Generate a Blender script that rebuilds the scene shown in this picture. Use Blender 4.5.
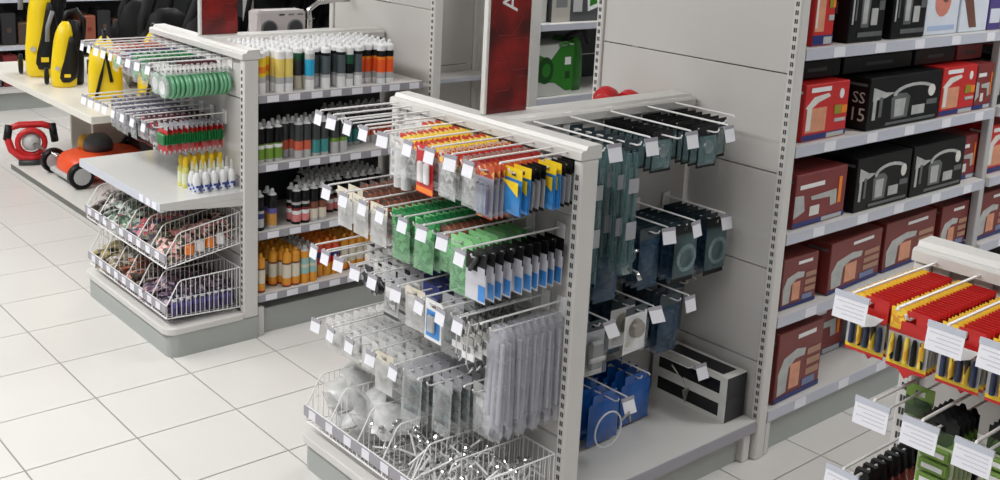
import bpy, math, random
from mathutils import Matrix, Vector
for o in list(bpy.data.objects):
    bpy.data.objects.remove(o, do_unlink=True)
scene = bpy.context.scene
COL = scene.collection
random.seed(7)
PI = math.pi

# ------------------------------------------------------------------ camera
CAM_H = 1.6848
yaw, pitch, roll = 0.7232389, -0.2077979, 0.0494416
fwd = Vector((math.sin(yaw) * math.cos(pitch), math.cos(yaw) * math.cos(pitch), math.sin(pitch)))
rgt = Vector((math.cos(yaw), -math.sin(yaw), 0))
upv = rgt.cross(fwd)
r2 = rgt * math.cos(roll) + upv * math.sin(roll)
u2 = upv * math.cos(roll) - rgt * math.sin(roll)
cd = bpy.data.cameras.new('camera')
cam = bpy.data.objects.new('camera', cd)
COL.objects.link(cam)
m = Matrix((r2, u2, -fwd)).transposed().to_4x4()
m.translation = (0, 0, CAM_H)
cam.matrix_world = m
cd.sensor_width = 36
cd.lens = 1093.09 / 1000 * 36
cd.shift_y = -(240 - 125.86) / 1000
cd.clip_start = 0.02
scene.camera = cam

# ------------------------------------------------------------------ light
w = bpy.data.worlds.new('world')
scene.world = w
w.use_nodes = True
w.node_tree.nodes['Background'].inputs[0].default_value = (0.93, 0.96, 1.0, 1)
w.node_tree.nodes['Background'].inputs[1].default_value = 0.24
LAMPS = [(-0.4, 1.0), (-0.4, 3.0), (-0.4, 5.0), (-0.4, 7.0), (3.9, 3.0), (3.9, 6.4), (0.9, 9.0), (4.2, 9.0), (4.4, 0.2)]
for (x, y) in LAMPS:
    l = bpy.data.lights.new('ceiling_lamp_light', 'AREA')
    l.shape = 'RECTANGLE'
    l.size, l.size_y = 0.5, 1.6
    l.energy = 76 if (x < 0 and y > 2) or (x > 4 and y < 1) else 58
    l.color = (0.985, 0.99, 1.0)
    lo = bpy.data.objects.new('ceiling_lamp_light', l)
    COL.objects.link(lo)
    lo.location = (x, y, 3.10)
scene.view_settings.view_transform = 'Standard'
scene.view_settings.look = 'None'
scene.view_settings.gamma = 1
scene.view_settings.exposure = -0.45
scene.view_settings.use_curve_mapping = False

# ------------------------------------------------------------------ materials
MATS = {}
def lin(c):
    return tuple((v / 12.92 if v <= 0.04045 else ((v + 0.055) / 1.055) ** 2.4) for v in (k / 255 for k in c))
def mat(name, rgb, rough=0.5, metal=0.0, var=0.0, scale=8.0, emit=0.0, alpha=None, spec=0.5, bump=0.0):
    if name in MATS:
        return MATS[name]
    mt = bpy.data.materials.new(name)
    mt.use_nodes = True
    nt = mt.node_tree
    b = nt.nodes['Principled BSDF']
    c = lin(rgb)
    b.inputs['Base Color'].default_value = (*c, 1)
    b.inputs['Roughness'].default_value = rough
    b.inputs['Metallic'].default_value = metal
    b.inputs['Specular IOR Level'].default_value = spec
    if var or bump:
        tc = nt.nodes.new('ShaderNodeTexCoord')
        n = nt.nodes.new('ShaderNodeTexNoise')
        n.inputs['Scale'].default_value = scale
        n.inputs['Detail'].default_value = 4
        nt.links.new(tc.outputs['Object'], n.inputs['Vector'])
        if var:
            r = nt.nodes.new('ShaderNodeMapRange')
            r.inputs['From Min'].default_value = 0.3
            r.inputs['From Max'].default_value = 0.7
            r.inputs['To Min'].default_value = 1 - var
            r.inputs['To Max'].default_value = 1 + var
            mx = nt.nodes.new('ShaderNodeVectorMath')
            mx.operation = 'SCALE'
            mx.inputs[0].default_value = c
            nt.links.new(n.outputs['Fac'], r.inputs['Value'])
            nt.links.new(r.outputs['Result'], mx.inputs['Scale'])
            nt.links.new(mx.outputs['Vector'], b.inputs['Base Color'])
        if bump:
            bp = nt.nodes.new('ShaderNodeBump')
            bp.inputs['Strength'].default_value = bump
            bp.inputs['Distance'].default_value = 0.002
            nt.links.new(n.outputs['Fac'], bp.inputs['Height'])
            nt.links.new(bp.outputs['Normal'], b.inputs['Normal'])
    if emit:
        b.inputs['Emission Color'].default_value = (*c, 1)
        b.inputs['Emission Strength'].default_value = emit
    if alpha is not None:
        b.inputs['Alpha'].default_value = alpha
    MATS[name] = mt
    return mt

def film_mat(name, rgb, alpha, rough=0.18):
    """clear plastic film: see-through with a glossy skin, creased"""
    if name in MATS:
        return MATS[name]
    mt = mat(name, rgb, rough, spec=0.6)
    nt = mt.node_tree
    b = nt.nodes['Principled BSDF']
    tc = nt.nodes.new('ShaderNodeTexCoord')
    n = nt.nodes.new('ShaderNodeTexNoise')
    n.inputs['Scale'].default_value = 22
    n.inputs['Detail'].default_value = 3
    nt.links.new(tc.outputs['Object'], n.inputs['Vector'])
    bp = nt.nodes.new('ShaderNodeBump')
    bp.inputs['Strength'].default_value = 0.35
    bp.inputs['Distance'].default_value = 0.004
    nt.links.new(n.outputs['Fac'], bp.inputs['Height'])
    nt.links.new(bp.outputs['Normal'], b.inputs['Normal'])
    r = nt.nodes.new('ShaderNodeMapRange')
    r.inputs['From Min'].default_value = 0.35
    r.inputs['From Max'].default_value = 0.65
    r.inputs['To Min'].default_value = max(0.02, alpha - 0.07)
    r.inputs['To Max'].default_value = min(1, alpha + 0.09)
    nt.links.new(n.outputs['Fac'], r.inputs['Value'])
    nt.links.new(r.outputs['Result'], b.inputs['Alpha'])
    return mt

def patch_mat(name, cols, scale=30.0, rough=0.45, stretch=(1, 1, 1)):
    """printed packaging: voronoi cells of several ink colours"""
    if name in MATS:
        return MATS[name]
    mt = mat(name, cols[0], rough)
    nt = mt.node_tree
    b = nt.nodes['Principled BSDF']
    tc = nt.nodes.new('ShaderNodeTexCoord')
    mp = nt.nodes.new('ShaderNodeMapping')
    mp.inputs['Scale'].default_value = stretch
    v = nt.nodes.new('ShaderNodeTexVoronoi')
    v.inputs['Scale'].default_value = scale
    nt.links.new(tc.outputs['Object'], mp.inputs['Vector'])
    nt.links.new(mp.outputs['Vector'], v.inputs['Vector'])
    sep = nt.nodes.new('ShaderNodeSeparateColor')
    nt.links.new(v.outputs['Color'], sep.inputs['Color'])
    cr = nt.nodes.new('ShaderNodeValToRGB')
    cr.color_ramp.interpolation = 'CONSTANT'
    el = cr.color_ramp.elements
    while len(el) < len(cols):
        el.new(0.5)
    for i, c in enumerate(cols):
        el[i].position = i / len(cols)
        el[i].color = (*lin(c), 1)
    nt.links.new(sep.outputs['Red'], cr.inputs['Fac'])
    nt.links.new(cr.outputs['Color'], b.inputs['Base Color'])
    return mt

WHITE = mat('white_powder_coat', (212, 210, 206), 0.35, var=0.03, scale=3)
PANEL = mat('panel_powder_coat', (203, 200, 196), 0.24, var=0.035, scale=1.7)
GREYP = mat('plinth_grey', (168, 172, 168), 0.45, var=0.03, scale=3)
DARKP = mat('dark_back_panel', (62, 66, 70), 0.5, var=0.05)
STRIP = mat('price_strip_grey', (158, 155, 163), 0.35)
STRIPL = mat('price_strip_pale', (192, 195, 206), 0.3)
CARDW = mat('price_card_white', (232, 232, 238), 0.5)
INK = mat('price_card_ink', (196, 196, 204), 0.6)
SLOT = mat('slot_shadow', (58, 58, 60), 0.8)
WIRE = mat('white_wire', (240, 239, 238), 0.35)
CHROME = mat('chrome', (205, 205, 205), 0.18, 1.0)
ZINC = mat('zinc', (168, 168, 165), 0.35, 0.85, var=0.08, scale=30)
BLACK = mat('black_plastic', (15, 15, 17), 0.45, spec=0.3)
MATTEB = mat('matte_black', (10, 10, 11), 0.6, spec=0.2)
DKGREY = mat('dark_grey_plastic', (58, 60, 62), 0.45)
MDGREY = mat('mid_grey_plastic', (120, 122, 124), 0.45)
LTGREY = mat('light_grey_plastic', (182, 182, 182), 0.45)
YELLOW = mat('washer_yellow', (238, 205, 18), 0.35, var=0.02)
ORANGE = mat('mower_orange', (236, 84, 36), 0.4, var=0.03)
RED = mat('red_plastic', (196, 32, 36), 0.4)
DRED = mat('dark_red_print', (120, 34, 34), 0.45)
BRED = mat('bright_red_print', (192, 34, 32), 0.4)
ORNG = mat('orange_print', (238, 132, 34), 0.4)
YELP = mat('yellow_print', (242, 206, 40), 0.4)
BLUEP = mat('blue_print', (60, 138, 212), 0.4)
NAVY = mat('navy_print', (30, 44, 110), 0.4)
GREENP = mat('green_print', (28, 120, 62), 0.4)
LGREEN = mat('light_green_print', (132, 196, 132), 0.4)
BROWNP = mat('brown_print', (122, 72, 52), 0.5)
PURP = mat('purple_print', (92, 84, 150), 0.45)
PINK = mat('pink_print', (216, 130, 128), 0.5)
TEAL = mat('teal_print', (62, 140, 140), 0.4)
WHITEP = mat('white_print', (230, 230, 230), 0.45)
CREAM = mat('cream_print', (216, 208, 190), 0.5)
OLIVE = mat('olive_print', (112, 148, 52), 0.45)
GREYB = mat('grey_card', (160, 160, 165), 0.5)
FILM = film_mat('clear_film', (228, 231, 231), 0.26)
FILMC = film_mat('thin_clear_film', (225, 228, 228), 0.10, 0.1)
FILMW = film_mat('milky_film', (232, 232, 230), 0.40)
FILMT = film_mat('teal_film', (104, 134, 138), 0.36)
FILMG = film_mat('green_film', (150, 205, 158), 0.42)
FILMB = film_mat('blue_film', (66, 150, 222), 0.85)
DARKT = mat('dark_teal_print', (36, 52, 60), 0.3)

# ------------------------------------------------------------------ mesh builder
class MB:
    def __init__(s):
        s.v, s.f, s.mi, s.ms = [], [], [], []
    def mid(s, m):
        if m not in s.ms:
            s.ms.append(m)
        return s.ms.index(m)
    def add(s, vs, fs, m):
        o = len(s.v)
        k = s.mid(m)
        s.v += [tuple(p) for p in vs]
        for f in fs:
            s.f.append(tuple(i + o for i in f))
            s.mi.append(k)
        return s
    def box(s, x0, x1, y0, y1, z0, z1, m):
        vs = [(x, y, z) for x in (x0, x1) for y in (y0, y1) for z in (z0, z1)]
        return s.add(vs, [(0, 1, 3, 2), (4, 6, 7, 5), (0, 4, 5, 1), (2, 3, 7, 6), (0, 2, 6, 4), (1, 5, 7, 3)], m)
    def cbox(s, x0, x1, y0, y1, z0, z1, m, c=0.004):
        """box with all its edges chamfered"""
        vs = []
        cx, cy, cz = (x0 + x1) / 2, (y0 + y1) / 2, (z0 + z1) / 2
        hx, hy, hz = (x1 - x0) / 2, (y1 - y0) / 2, (z1 - z0) / 2
        c = min(c, hx * .9, hy * .9, hz * .9)
        idx = {}
        for sx in (-1, 1):
            for sy in (-1, 1):
                for sz in (-1, 1):
                    for a in range(3):
                        p = [sx * (hx - (0 if a == 0 else c)), sy * (hy - (0 if a == 1 else c)), sz * (hz - (0 if a == 2 else c))]
                        idx[(sx, sy, sz, a)] = len(vs)
                        vs.append((cx + p[0], cy + p[1], cz + p[2]))
        fs = []
        S = (-1, 1)
        for a in range(3):
            b_, c_ = (a + 1) % 3, (a + 2) % 3
            for q in S:
                def key(u, v, a=a, b_=b_, c_=c_, q=q):
                    k = [0, 0, 0]; k[a] = q; k[b_] = u; k[c_] = v
                    return idx[(*k, a)]
                f = [key(-1, -1), key(1, -1), key(1, 1), key(-1, 1)]
                fs.append(f if q > 0 else f[::-1])
        for a in range(3):
            b_, c_ = (a + 1) % 3, (a + 2) % 3
            for u in S:
                for v in S:
                    def k2(w_, ax, a=a, b_=b_, c_=c_, u=u, v=v):
                        k = [0, 0, 0]; k[a] = w_; k[b_] = u; k[c_] = v
                        return idx[(*k, ax)]
                    f = [k2(-1, b_), k2(1, b_), k2(1, c_), k2(-1, c_)]
                    fs.append(f if u * v > 0 else f[::-1])
        for sx in S:
            for sy in S:
                for sz in S:
                    f = [idx[(sx, sy, sz, a)] for a in range(3)]
                    fs.append(f if sx * sy * sz > 0 else f[::-1])
        return s.add(vs, fs, m)
    def tube(s, path, r, m, n=6, caps=True):
        pts = [Vector(p) for p in path]
        vs, fs = [], []
        rr = r if isinstance(r, (list, tuple)) else [r] * len(pts)
        prev = None
        for i, p in enumerate(pts):
            t = (pts[min(i + 1, len(pts) - 1)] - pts[max(i - 1, 0)]).normalized()
            a = prev - t * prev.dot(t) if prev is not None else (Vector((0, 0, 1)) if abs(t.z) < 0.9 else Vector((1, 0, 0))).cross(t)
            if a.length < 1e-6:
                a = Vector((1, 0, 0)).cross(t)
            a.normalize(); prev = a
            b = t.cross(a)
            for k in range(n):
                an = 2 * PI * k / n + PI / n
                vs.append(p + (a * math.cos(an) + b * math.sin(an)) * rr[i])
        for i in range(len(pts) - 1):
            for k in range(n):
                fs.append((i * n + k, i * n + (k + 1) % n, (i + 1) * n + (k + 1) % n, (i + 1) * n + k))
        if caps:
            fs.append(tuple(range(n))[::-1])
            fs.append(tuple((len(pts) - 1) * n + k for k in range(n)))
        return s.add(vs, fs, m)
    def lathe(s, prof, m, n=12, c=(0, 0, 0), axis='z'):
        """prof [(r, h, material or None)]; the material belongs to the band above the point"""
        def P(r, h, an):
            u, v = r * math.cos(an), r * math.sin(an)
            q = (u, v, h) if axis == 'z' else ((h, u, v) if axis == 'x' else (v, h, u))
            return (q[0] + c[0], q[1] + c[1], q[2] + c[2])
        for i in range(len(prof) - 1):
            (ra, ha), (rb, hb) = prof[i][:2], prof[i + 1][:2]
            mm = prof[i][2] if len(prof[i]) > 2 and prof[i][2] else m
            vs = [P(ra, ha, 2 * PI * k / n) for k in range(n)] + [P(rb, hb, 2 * PI * k / n) for k in range(n)]
            s.add(vs, [(k, (k + 1) % n, n + (k + 1) % n, n + k) for k in range(n)], mm)
        for i, fl in ((0, True), (-1, False)):
            if prof[i][0] > 1e-5:
                vs = [P(prof[i][0], prof[i][1], 2 * PI * k / n) for k in range(n)]
                mm = m
                if len(prof[i]) > 2 and prof[i][2]:
                    mm = prof[i][2]
                s.add(vs, [tuple(range(n))[::-1] if fl else tuple(range(n))], mm)
        return s
    def prism(s, poly, axis, a0, a1, m):
        """extrude the 2-D outline along an axis; axis x: (y,z), y: (x,z), z: (x,y)"""
        def P(p, a):
            return {'x': (a, p[0], p[1]), 'y': (p[0], a, p[1]), 'z': (p[0], p[1], a)}[axis]
        n = len(poly)
        vs = [P(p, a0) for p in poly] + [P(p, a1) for p in poly]
        fs = [tuple(range(n))[::-1], tuple(range(n, 2 * n))]
        fs += [(k, (k + 1) % n, n + (k + 1) % n, n + k) for k in range(n)]
        return s.add(vs, fs, m)
    def loft(s, rings, m, caps=True):
        n = len(rings[0])
        vs = [p for r in rings for p in r]
        fs = []
        for i in range(len(rings) - 1):
            for k in range(n):
                fs.append((i * n + k, i * n + (k + 1) % n, (i + 1) * n + (k + 1) % n, (i + 1) * n + k))
        if caps:
            fs.append(tuple(range(n))[::-1])
            fs.append(tuple((len(rings) - 1) * n + k for k in range(n)))
        return s.add(vs, fs, m)
    def pillow(s, w_, h, d, m, z0=0.0, nu=5, nv=6, seed=0, x0=0.0):
        """sealed bag: width along y, height down from z0, bulging along x"""
        rnd = random.Random(seed)
        vs, fs = [], []
        for side in (-1, 1):
            for j in range(nv + 1):
                for i in range(nu + 1):
                    u, v = i / nu, j / nv
                    b = (math.sin(PI * u) ** 0.6 if 0 < u < 1 else 0) * (math.sin(PI * v) ** 0.6 if 0 < v < 1 else 0)
                    vs.append((x0 + side * d / 2 * b * (0.75 + 0.5 * rnd.random()), (u - .5) * w_, z0 - v * h))
        n = (nu + 1) * (nv + 1)
        for sd in (0, 1):
            for j in range(nv):
                for i in range(nu):
                    a = sd * n + j * (nu + 1) + i
                    f = (a, a + 1, a + nu + 2, a + nu + 1)
                    fs.append(f if sd else f[::-1])
        return s.add(vs, fs, m)
    def mesh(s, name, smooth=False):
        me = bpy.data.meshes.new(name)
        me.from_pydata(s.v, [], s.f)
        for mm in s.ms:
            me.materials.append(mm)
        me.polygons.foreach_set('material_index', s.mi)
        if smooth:
            me.polygons.foreach_set('use_smooth', [True] * len(s.f))
        me.update()
        return me

def obj(name, mb, parent=None, loc=None, smooth=False, rot=None):
    me = mb.mesh(name, smooth) if isinstance(mb, MB) else mb
    o = bpy.data.objects.new(name, me)
    COL.objects.link(o)
    if parent is not None:
        o.parent = parent
    if loc is not None:
        o.location = loc
    if rot is not None:
        o.rotation_euler = rot
    return o
def tag(o, label, cat, group=None):
    o['label'] = label
    o['category'] = cat
    if group:
        o['group'] = group
    return o
def thing(name, label, cat, loc=(0, 0, 0), rot=(0, 0, 0), group=None):
    o = bpy.data.objects.new(name, None)
    o.empty_display_size = 0.02
    COL.objects.link(o)
    o.location = loc
    o.rotation_euler = rot
    return tag(o, label, cat, group)
def struct(o):
    o['kind'] = 'structure'
    return o
def stuff(o):
    o['kind'] = 'stuff'
    return o
def bev(o, width=0.004, seg=2):
    b = o.modifiers.new('bevel', 'BEVEL')
    b.width = width
    b.segments = seg
    b.limit_method = 'ANGLE'
    return o
def ell(cx, cy, z, rx, ry, n=20, p=2.6):
    out = []
    for k in range(n):
        a = 2 * PI * k / n
        c, s_ = math.cos(a), math.sin(a)
        out.append((cx + rx * math.copysign(abs(c) ** (2 / p), c), cy + ry * math.copysign(abs(s_) ** (2 / p), s_), z))
    return out
ORD = ['first', 'second', 'third', 'fourth', 'fifth', 'sixth', 'seventh', 'eighth', 'ninth', 'tenth', 'eleventh', 'twelfth']
def objw(name, mb, parent, smooth=False):
    """part whose builder is in world coordinates, under a parent that is not rotated"""
    l = parent.location
    p = parent.parent
    off = Vector(l)
    if p is not None:
        off = off + Vector(p.location)
    mb.v = [(a - off.x, b - off.y, c - off.z) for a, b, c in mb.v]
    return obj(name, mb, parent, smooth=smooth)

# ------------------------------------------------------------------ the setting
TILE = 1 / 3
GX, GY = 1.2390 % TILE, 4.0138 % TILE
GROUT = mat('grout', (148, 145, 140), 0.8)
TILEM = mat('floor_tile', (216, 213, 209), 0.22, var=0.018, scale=2.3)
floor = struct(obj('floor', MB().box(-2.5, 10.0, -2.5, 12.0, -0.06, -0.0035, GROUT)))
g = 0.0022
tile_me = MB().cbox(g, TILE - g, g, TILE - g, -0.0034, 0.0, TILEM, 0.0012).mesh('tile')
def project(p):
    d = Vector(p) - Vector((0, 0, CAM_H))
    z = d.dot(fwd)
    if z < 0.05:
        return None
    return (500 + 1093.09 * d.dot(r2) / z, 125.86 - 1093.09 * d.dot(u2) / z, z)
cells = []
rest = MB()
for i in range(-8, 30):
    for j in range(-8, 36):
        x, y = GX + i * TILE, GY + j * TILE
        if x + TILE > 10 or y + TILE > 12 or x < -2.5 or y < -2.5:
            continue
        q = project((x + TILE / 2, y + TILE / 2, 0))
        vis = q is not None and -60 < q[0] < 1060 and -40 < q[1] < 540
        cells.append((0 if vis else 1, q[2] if q else 99, x, y))
cells.sort()
for k, (vis, dz, x, y) in enumerate(cells):
    if k < 290 and vis == 0:
        obj('tile', tile_me, floor, (x, y, 0))
    else:
        rest.box(x + g, x + TILE - g, y + g, y + TILE - g, -0.0034, 0.0, TILEM)
stuff(obj('tile_field', rest, floor))

CEILM = mat('ceiling_white', (225, 225, 222), 0.8)
WALLM = mat('wall_paint', (205, 203, 198), 0.7)
LAMPM = mat('lamp_diffuser', (255, 252, 245), 0.5, emit=3.0)
struct(obj('ceiling', MB().box(-2.5, 10, -2.5, 12, 3.2, 3.26, CEILM)))
struct(obj('wall_back', MB().box(-2.5, 10, 12.0, 12.1, 0, 3.2, WALLM)))
struct(obj('wall_right', MB().box(10.0, 10.1, -2.5, 12.1, 0, 3.2, WALLM)))
for k, (x, y) in enumerate(LAMPS):
    t = thing('ceiling_lamp', 'white rectangular ceiling lamp above the shop floor', 'lamp', (x, y, 3.12), group='ceiling lamps of the shop')
    obj('housing', MB().box(-0.28, 0.28, -0.83, 0.83, 0.012, 0.08, WHITE), t)
    obj('diffuser', MB().box(-0.25, 0.25, -0.8, 0.8, 0.0, 0.0115, LAMPM), t)

# ------------------------------------------------------------------ racks
def slots(t, x, y, z0, z1, face='x', n=1):
    mb = MB()
    z = z0
    while z < z1:
        for s_ in ((-0.0045, 0.0045)):
            if face == 'x':
                mb.box(x - 0.0006, x + 0.0006, y + s_ - 0.002, y + s_ + 0.002, z, z + 0.013, SLOT)
            else:
                mb.box(x + s_ - 0.002, x + s_ + 0.002, y - 0.0006, y + 0.0006, z, z + 0.013, SLOT)
        z += 0.025
    return stuff(objw('slot_row', mb, t))
def upright(t, x0, x1, y0, y1, z1, sx=None, z0=0.0):
    u = objw('upright', MB().cbox(x0, x1, y0, y1, z0, z1, WHITE, 0.004), t)
    if sx is not None:
        mb = MB()
        z = 0.14
        yc = (y0 + y1) / 2
        while z < z1 - 0.04:
            for s_ in (-0.0031, 0.0031):
                mb.box(sx - 0.0008, sx + 0.0004, yc + s_ - 0.0021, yc + s_ + 0.0021, z, z + 0.0135, SLOT)
            z += 0.025
        stuff(objw('slot_row', mb, u if False else t))
    return u
JOINTS = [0.10, 0.315, 0.617, 0.915, 1.215, 1.515, 1.815, 2.10]

def end_rack(label, y0, y1):
    t = thing('end_rack', label, 'display rack', (1.56, y0, 0))
    yo = y1 - y0
    upright(t, 1.852, 1.912, y0, y0 + 0.03, 1.066, 1.852, z0=0.087)
    upright(t, 1.852, 1.912, y1 - 0.03, y1, 1.066, 1.852, z0=0.087)
    for a, b in zip(JOINTS[:4], JOINTS[1:4] + [1.066]):
        objw('back_panel', MB().cbox(1.872, 1.886, y0 + 0.031, y1 - 0.031, a + 0.0022, b - 0.0022, PANEL, 0.002), t)
    # moulded top cap: a low front lip and a raised crown
    objw('top_cap', MB().prism([(1.846, 1.067), (1.846, 1.086), (1.850, 1.090), (1.862, 1.091), (1.868, 1.101), (1.912, 1.102), (1.917, 1.098), (1.917, 1.067)], 'y', y0 - 0.001, y1 + 0.001, WHITE), t)
    # plinth with rounded front corners, pale ledge on top
    def rc(x0, ya, yb, x1, r):
        pts = [(x1, ya)]
        for k in range(7):
            a = PI / 2 * k / 6
            pts.append((x0 + r - r * math.sin(a), ya + r - r * math.cos(a)))
        for k in range(7):
            a = PI / 2 * k / 6
            pts.append((x0 + r - r * math.cos(a), yb - r + r * math.sin(a)))
        pts.append((x1, yb))
        return pts[::-1]
    objw('plinth', MB().prism(rc(1.562, y0, y1, 1.915, 0.04), 'z', 0.0, 0.086, GREYP), t)
    bev(objw('base_ledge', MB().prism(rc(1.548, y0 - 0.004, y1 + 0.004, 1.851, 0.045), 'z', 0.0865, 0.112, WHITE), t), 0.004)
    return t
rack1 = end_rack('white end rack on the left with green reels and two wire baskets', 3.49, 4.28)
rack2 = end_rack('white end rack in the middle, crowded with hooks above a wire basket', 1.79, 2.585)
rack3 = end_rack('white end rack in the right foreground with red and yellow cards', 0.155, 0.932)

def price_strip(t, xa, xb, y, z0, z1, cards, m=STRIP, axis='x', cm=CARDW):
    """strip along a shelf front; cards: list of (centre, width)"""
    if axis == 'x':
        s_ = objw('price_strip', MB().box(xa, xb, y - 0.003, y, z0, z1, m), t)
        for (c, wd) in cards:
            objw('price_card', MB().box(c - wd / 2, c + wd / 2, y - 0.0045, y - 0.0031, z0 + 0.002, z1 - 0.002, cm), t)
    else:
        s_ = objw('price_strip', MB().box(y - 0.003, y, xa, xb, z0, z1, m), t)
        for (c, wd) in cards:
            objw('price_card', MB().box(y - 0.0045, y - 0.0031, c - wd / 2, c + wd / 2, z0 + 0.002, z1 - 0.002, cm), t)
    return s_

def shelf(label, x0, x1, y0, y1, z, strip_h, cards, sm=STRIP, group=None, top=WHITE):
    """steel shelf facing -y: board with a folded front, brackets, price strip; z = top of board"""
    t = thing('shelf', label, 'shelf', (x0, y0, z - 0.03), group=group)
    objw('board', MB().box(x0, x1, y0, y1, z - 0.022, z, top).box(x0, x1, y0, y0 + 0.012, z - strip_h, z - 0.0221, top), t)
    for bx in (x0, x1 - 0.003):
        objw('bracket', MB().prism([(y0 + 0.02, z - 0.0225), (y1, z - 0.0225), (y1, z - 0.085), (y1 - 0.04, z - 0.085), (y0 + 0.02, z - 0.03)], 'x', bx, bx + 0.003, top), t)
    price_strip(t, x0, x1, y0, z - strip_h, z - 0.002, cards, sm)
    return t

# --- low run behind the left rack (sealant shelves face the camera)
def low_run(label, y0, yc, x0, x1, backm, cap=True):
    t = thing('gondola', label, 'shelving unit', (x0, yc, 0))
    for a, b in zip(JOINTS[:4], JOINTS[1:4] + [1.066]):
        objw('back_panel', MB().cbox(x0 + 0.002, x1 - 0.002, yc - 0.035, yc - 0.022, a + 0.0022, b - 0.0022, backm, 0.002), t)
    objw('top_cap', MB().prism([(yc - 0.052, 1.067), (yc - 0.052, 1.088), (yc - 0.046, 1.094), (yc - 0.034, 1.094), (yc - 0.028, 1.102), (yc + 0.045, 1.102), (yc + 0.05, 1.098), (yc + 0.05, 1.067)], 'x', x0 + 0.004, x1, WHITE), t)
    objw('plinth', MB().box(x0 + 0.004, x1 - 0.002, y0 + 0.03, yc + 0.36, 0.0, 0.098, GREYP), t)
    return t
low1 = low_run('low white gondola run holding the shelves of sealant cartridges', 3.49, 3.885, 1.914, 2.698, DARKP)
low2 = low_run('low white gondola run with hooks between middle rack and tall panel', 1.79, 2.185, 1.914, 2.698, PANEL)
low3 = low_run('low white gondola run hidden behind the right foreground rack', 0.155, 0.55, 1.914, 2.698, PANEL)
objw('foot', MB().cbox(1.918, 1.945, 3.502, 3.53, 0.0, 0.115, WHITE, 0.003), low1)
objw('foot', MB().cbox(2.655, 2.690, 1.80, 1.825, 0.0, 0.098, WHITE, 0.003), low2)

def even(a, b, n, wd, jit=0.0):
    return [(a + (b - a) * (k + .5) / n + random.uniform(-jit, jit), wd) for k in range(n)]
SEAL_Z = [0.932, 0.672, 0.412, 0.166]
SEAL_N = ['top', 'second', 'third', 'bottom']
for z, nm in zip(SEAL_Z, SEAL_N):
    shelf('white %s shelf of the sealant gondola with grey price strip' % nm, 1.916, 2.66, 3.50, 3.845, z, 0.030, even(1.93, 2.66, 8, 0.048, 0.006))
shelf('pale base shelf between the middle rack and the tall panel', 1.916, 2.694, 1.79, 2.145, 0.136, 0.036, [], STRIP, top=WHITE)

# --- tall gondolas
def tall_run(label, xa, bays, y0, y1, backm, far_slots=True):
    t = thing('tall_gondola', label, 'shelving unit', (xa, y0, 0))
    yc = (y0 + y1) / 2
    H = 2.1
    for q, (ya, yb) in enumerate(((y0, y0 + 0.03), (y1 - 0.03, y1))):
        upright(t, xa + 0.001, xa + 0.045, ya, yb, H, (xa + 0.001) if (q == 0 or far_slots) else None)
    for a, b in zip(JOINTS[:-1], JOINTS[1:]):
        objw('end_panel', MB().cbox(xa + 0.012, xa + 0.024, y0 + 0.031, y1 - 0.031, a + 0.0018, b - 0.0018, PANEL, 0.0015), t)
    objw('end_panel', MB().cbox(xa + 0.012, xa + 0.024, y0 + 0.031, y1 - 0.031, 0.0, JOINTS[0] - 0.0018, PANEL, 0.0015), t)
    for k in range(len(bays) - 1):
        bm = backm[k] if isinstance(backm, list) else backm
        for a, b in zip(JOINTS[:-1], JOINTS[1:]):
            objw('back_panel', MB().cbox(bays[k] + 0.022, bays[k + 1] - 0.022, yc - 0.02, yc - 0.006, a + 0.002, b - 0.002, bm, 0.002), t)
    for x in bays[1:]:
        objw('upright', MB().cbox(x - 0.02, x + 0.02, yc - 0.03, yc + 0.03, 0.0, H, WHITE, 0.004), t)
    objw('plinth', MB().box(xa + 0.05, bays[-1], y0 + 0.025, yc - 0.03, 0.0, 0.112, GREYP), t)
    objw('foot', MB().cbox(xa + 0.05, xa + 0.075, y0 + 0.004, y0 + 0.024, 0.0, 0.112, WHITE, 0.003), t)
    return t
tall2 = tall_run('tall gondola on the right with boxed appliances and a big blank end panel', 2.70, [2.74, 4.04, 5.34], 1.785, 2.59, DARKP)
tall1 = tall_run('tall gondola in the back with green boxes, seen behind the red banner', 2.70, [2.74, 3.24, 4.34, 5.4], 3.49, 4.28, [PANEL, DARKP, DARKP], False)
# side wall of the empty back bay
objw('side_panel', MB().cbox(3.245, 3.300, 3.495, 3.86, 0.0, 2.1, WHITE, 0.003), tall1)
# right gondola front upright where the bay ends (clear acrylic corner seen at the edge)
objw('upright', MB().cbox(4.022, 4.058, 1.80, 1.83, 0.0, 2.1, LTGREY, 0.003), tall2)

T2Z = [('top', 1.292), ('second', 1.000), ('third', 0.728), ('fourth', 0.462), ('base', 0.150)]
for k, (nm, z) in enumerate(T2Z):
    shelf('white %s shelf of the tall appliance gondola with pale price strip' % nm, 2.752, 4.018, 1.79, 2.165, z, 0.036, even(2.80, 4.02, 5, 0.062, 0.012), STRIPL)
    shelf('white %s shelf of the last appliance bay at the right edge' % nm, 4.062, 5.32, 1.79, 2.165, z, 0.036, even(4.12, 5.3, 5, 0.062, 0.012), STRIPL)
shelf('white shelf above the green boxes in the back gondola', 3.302, 4.32, 3.50, 3.86, 1.135, 0.03, [], STRIPL)
shelf('white shelf under the green boxes in the back gondola', 3.302, 4.32, 3.50, 3.86, 0.80, 0.03, [], STRIPL)
shelf('grey empty shelf of the back bay beside the slotted post', 2.752, 3.23, 3.72, 3.86, 0.885, 0.02, [], STRIPL)
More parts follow.
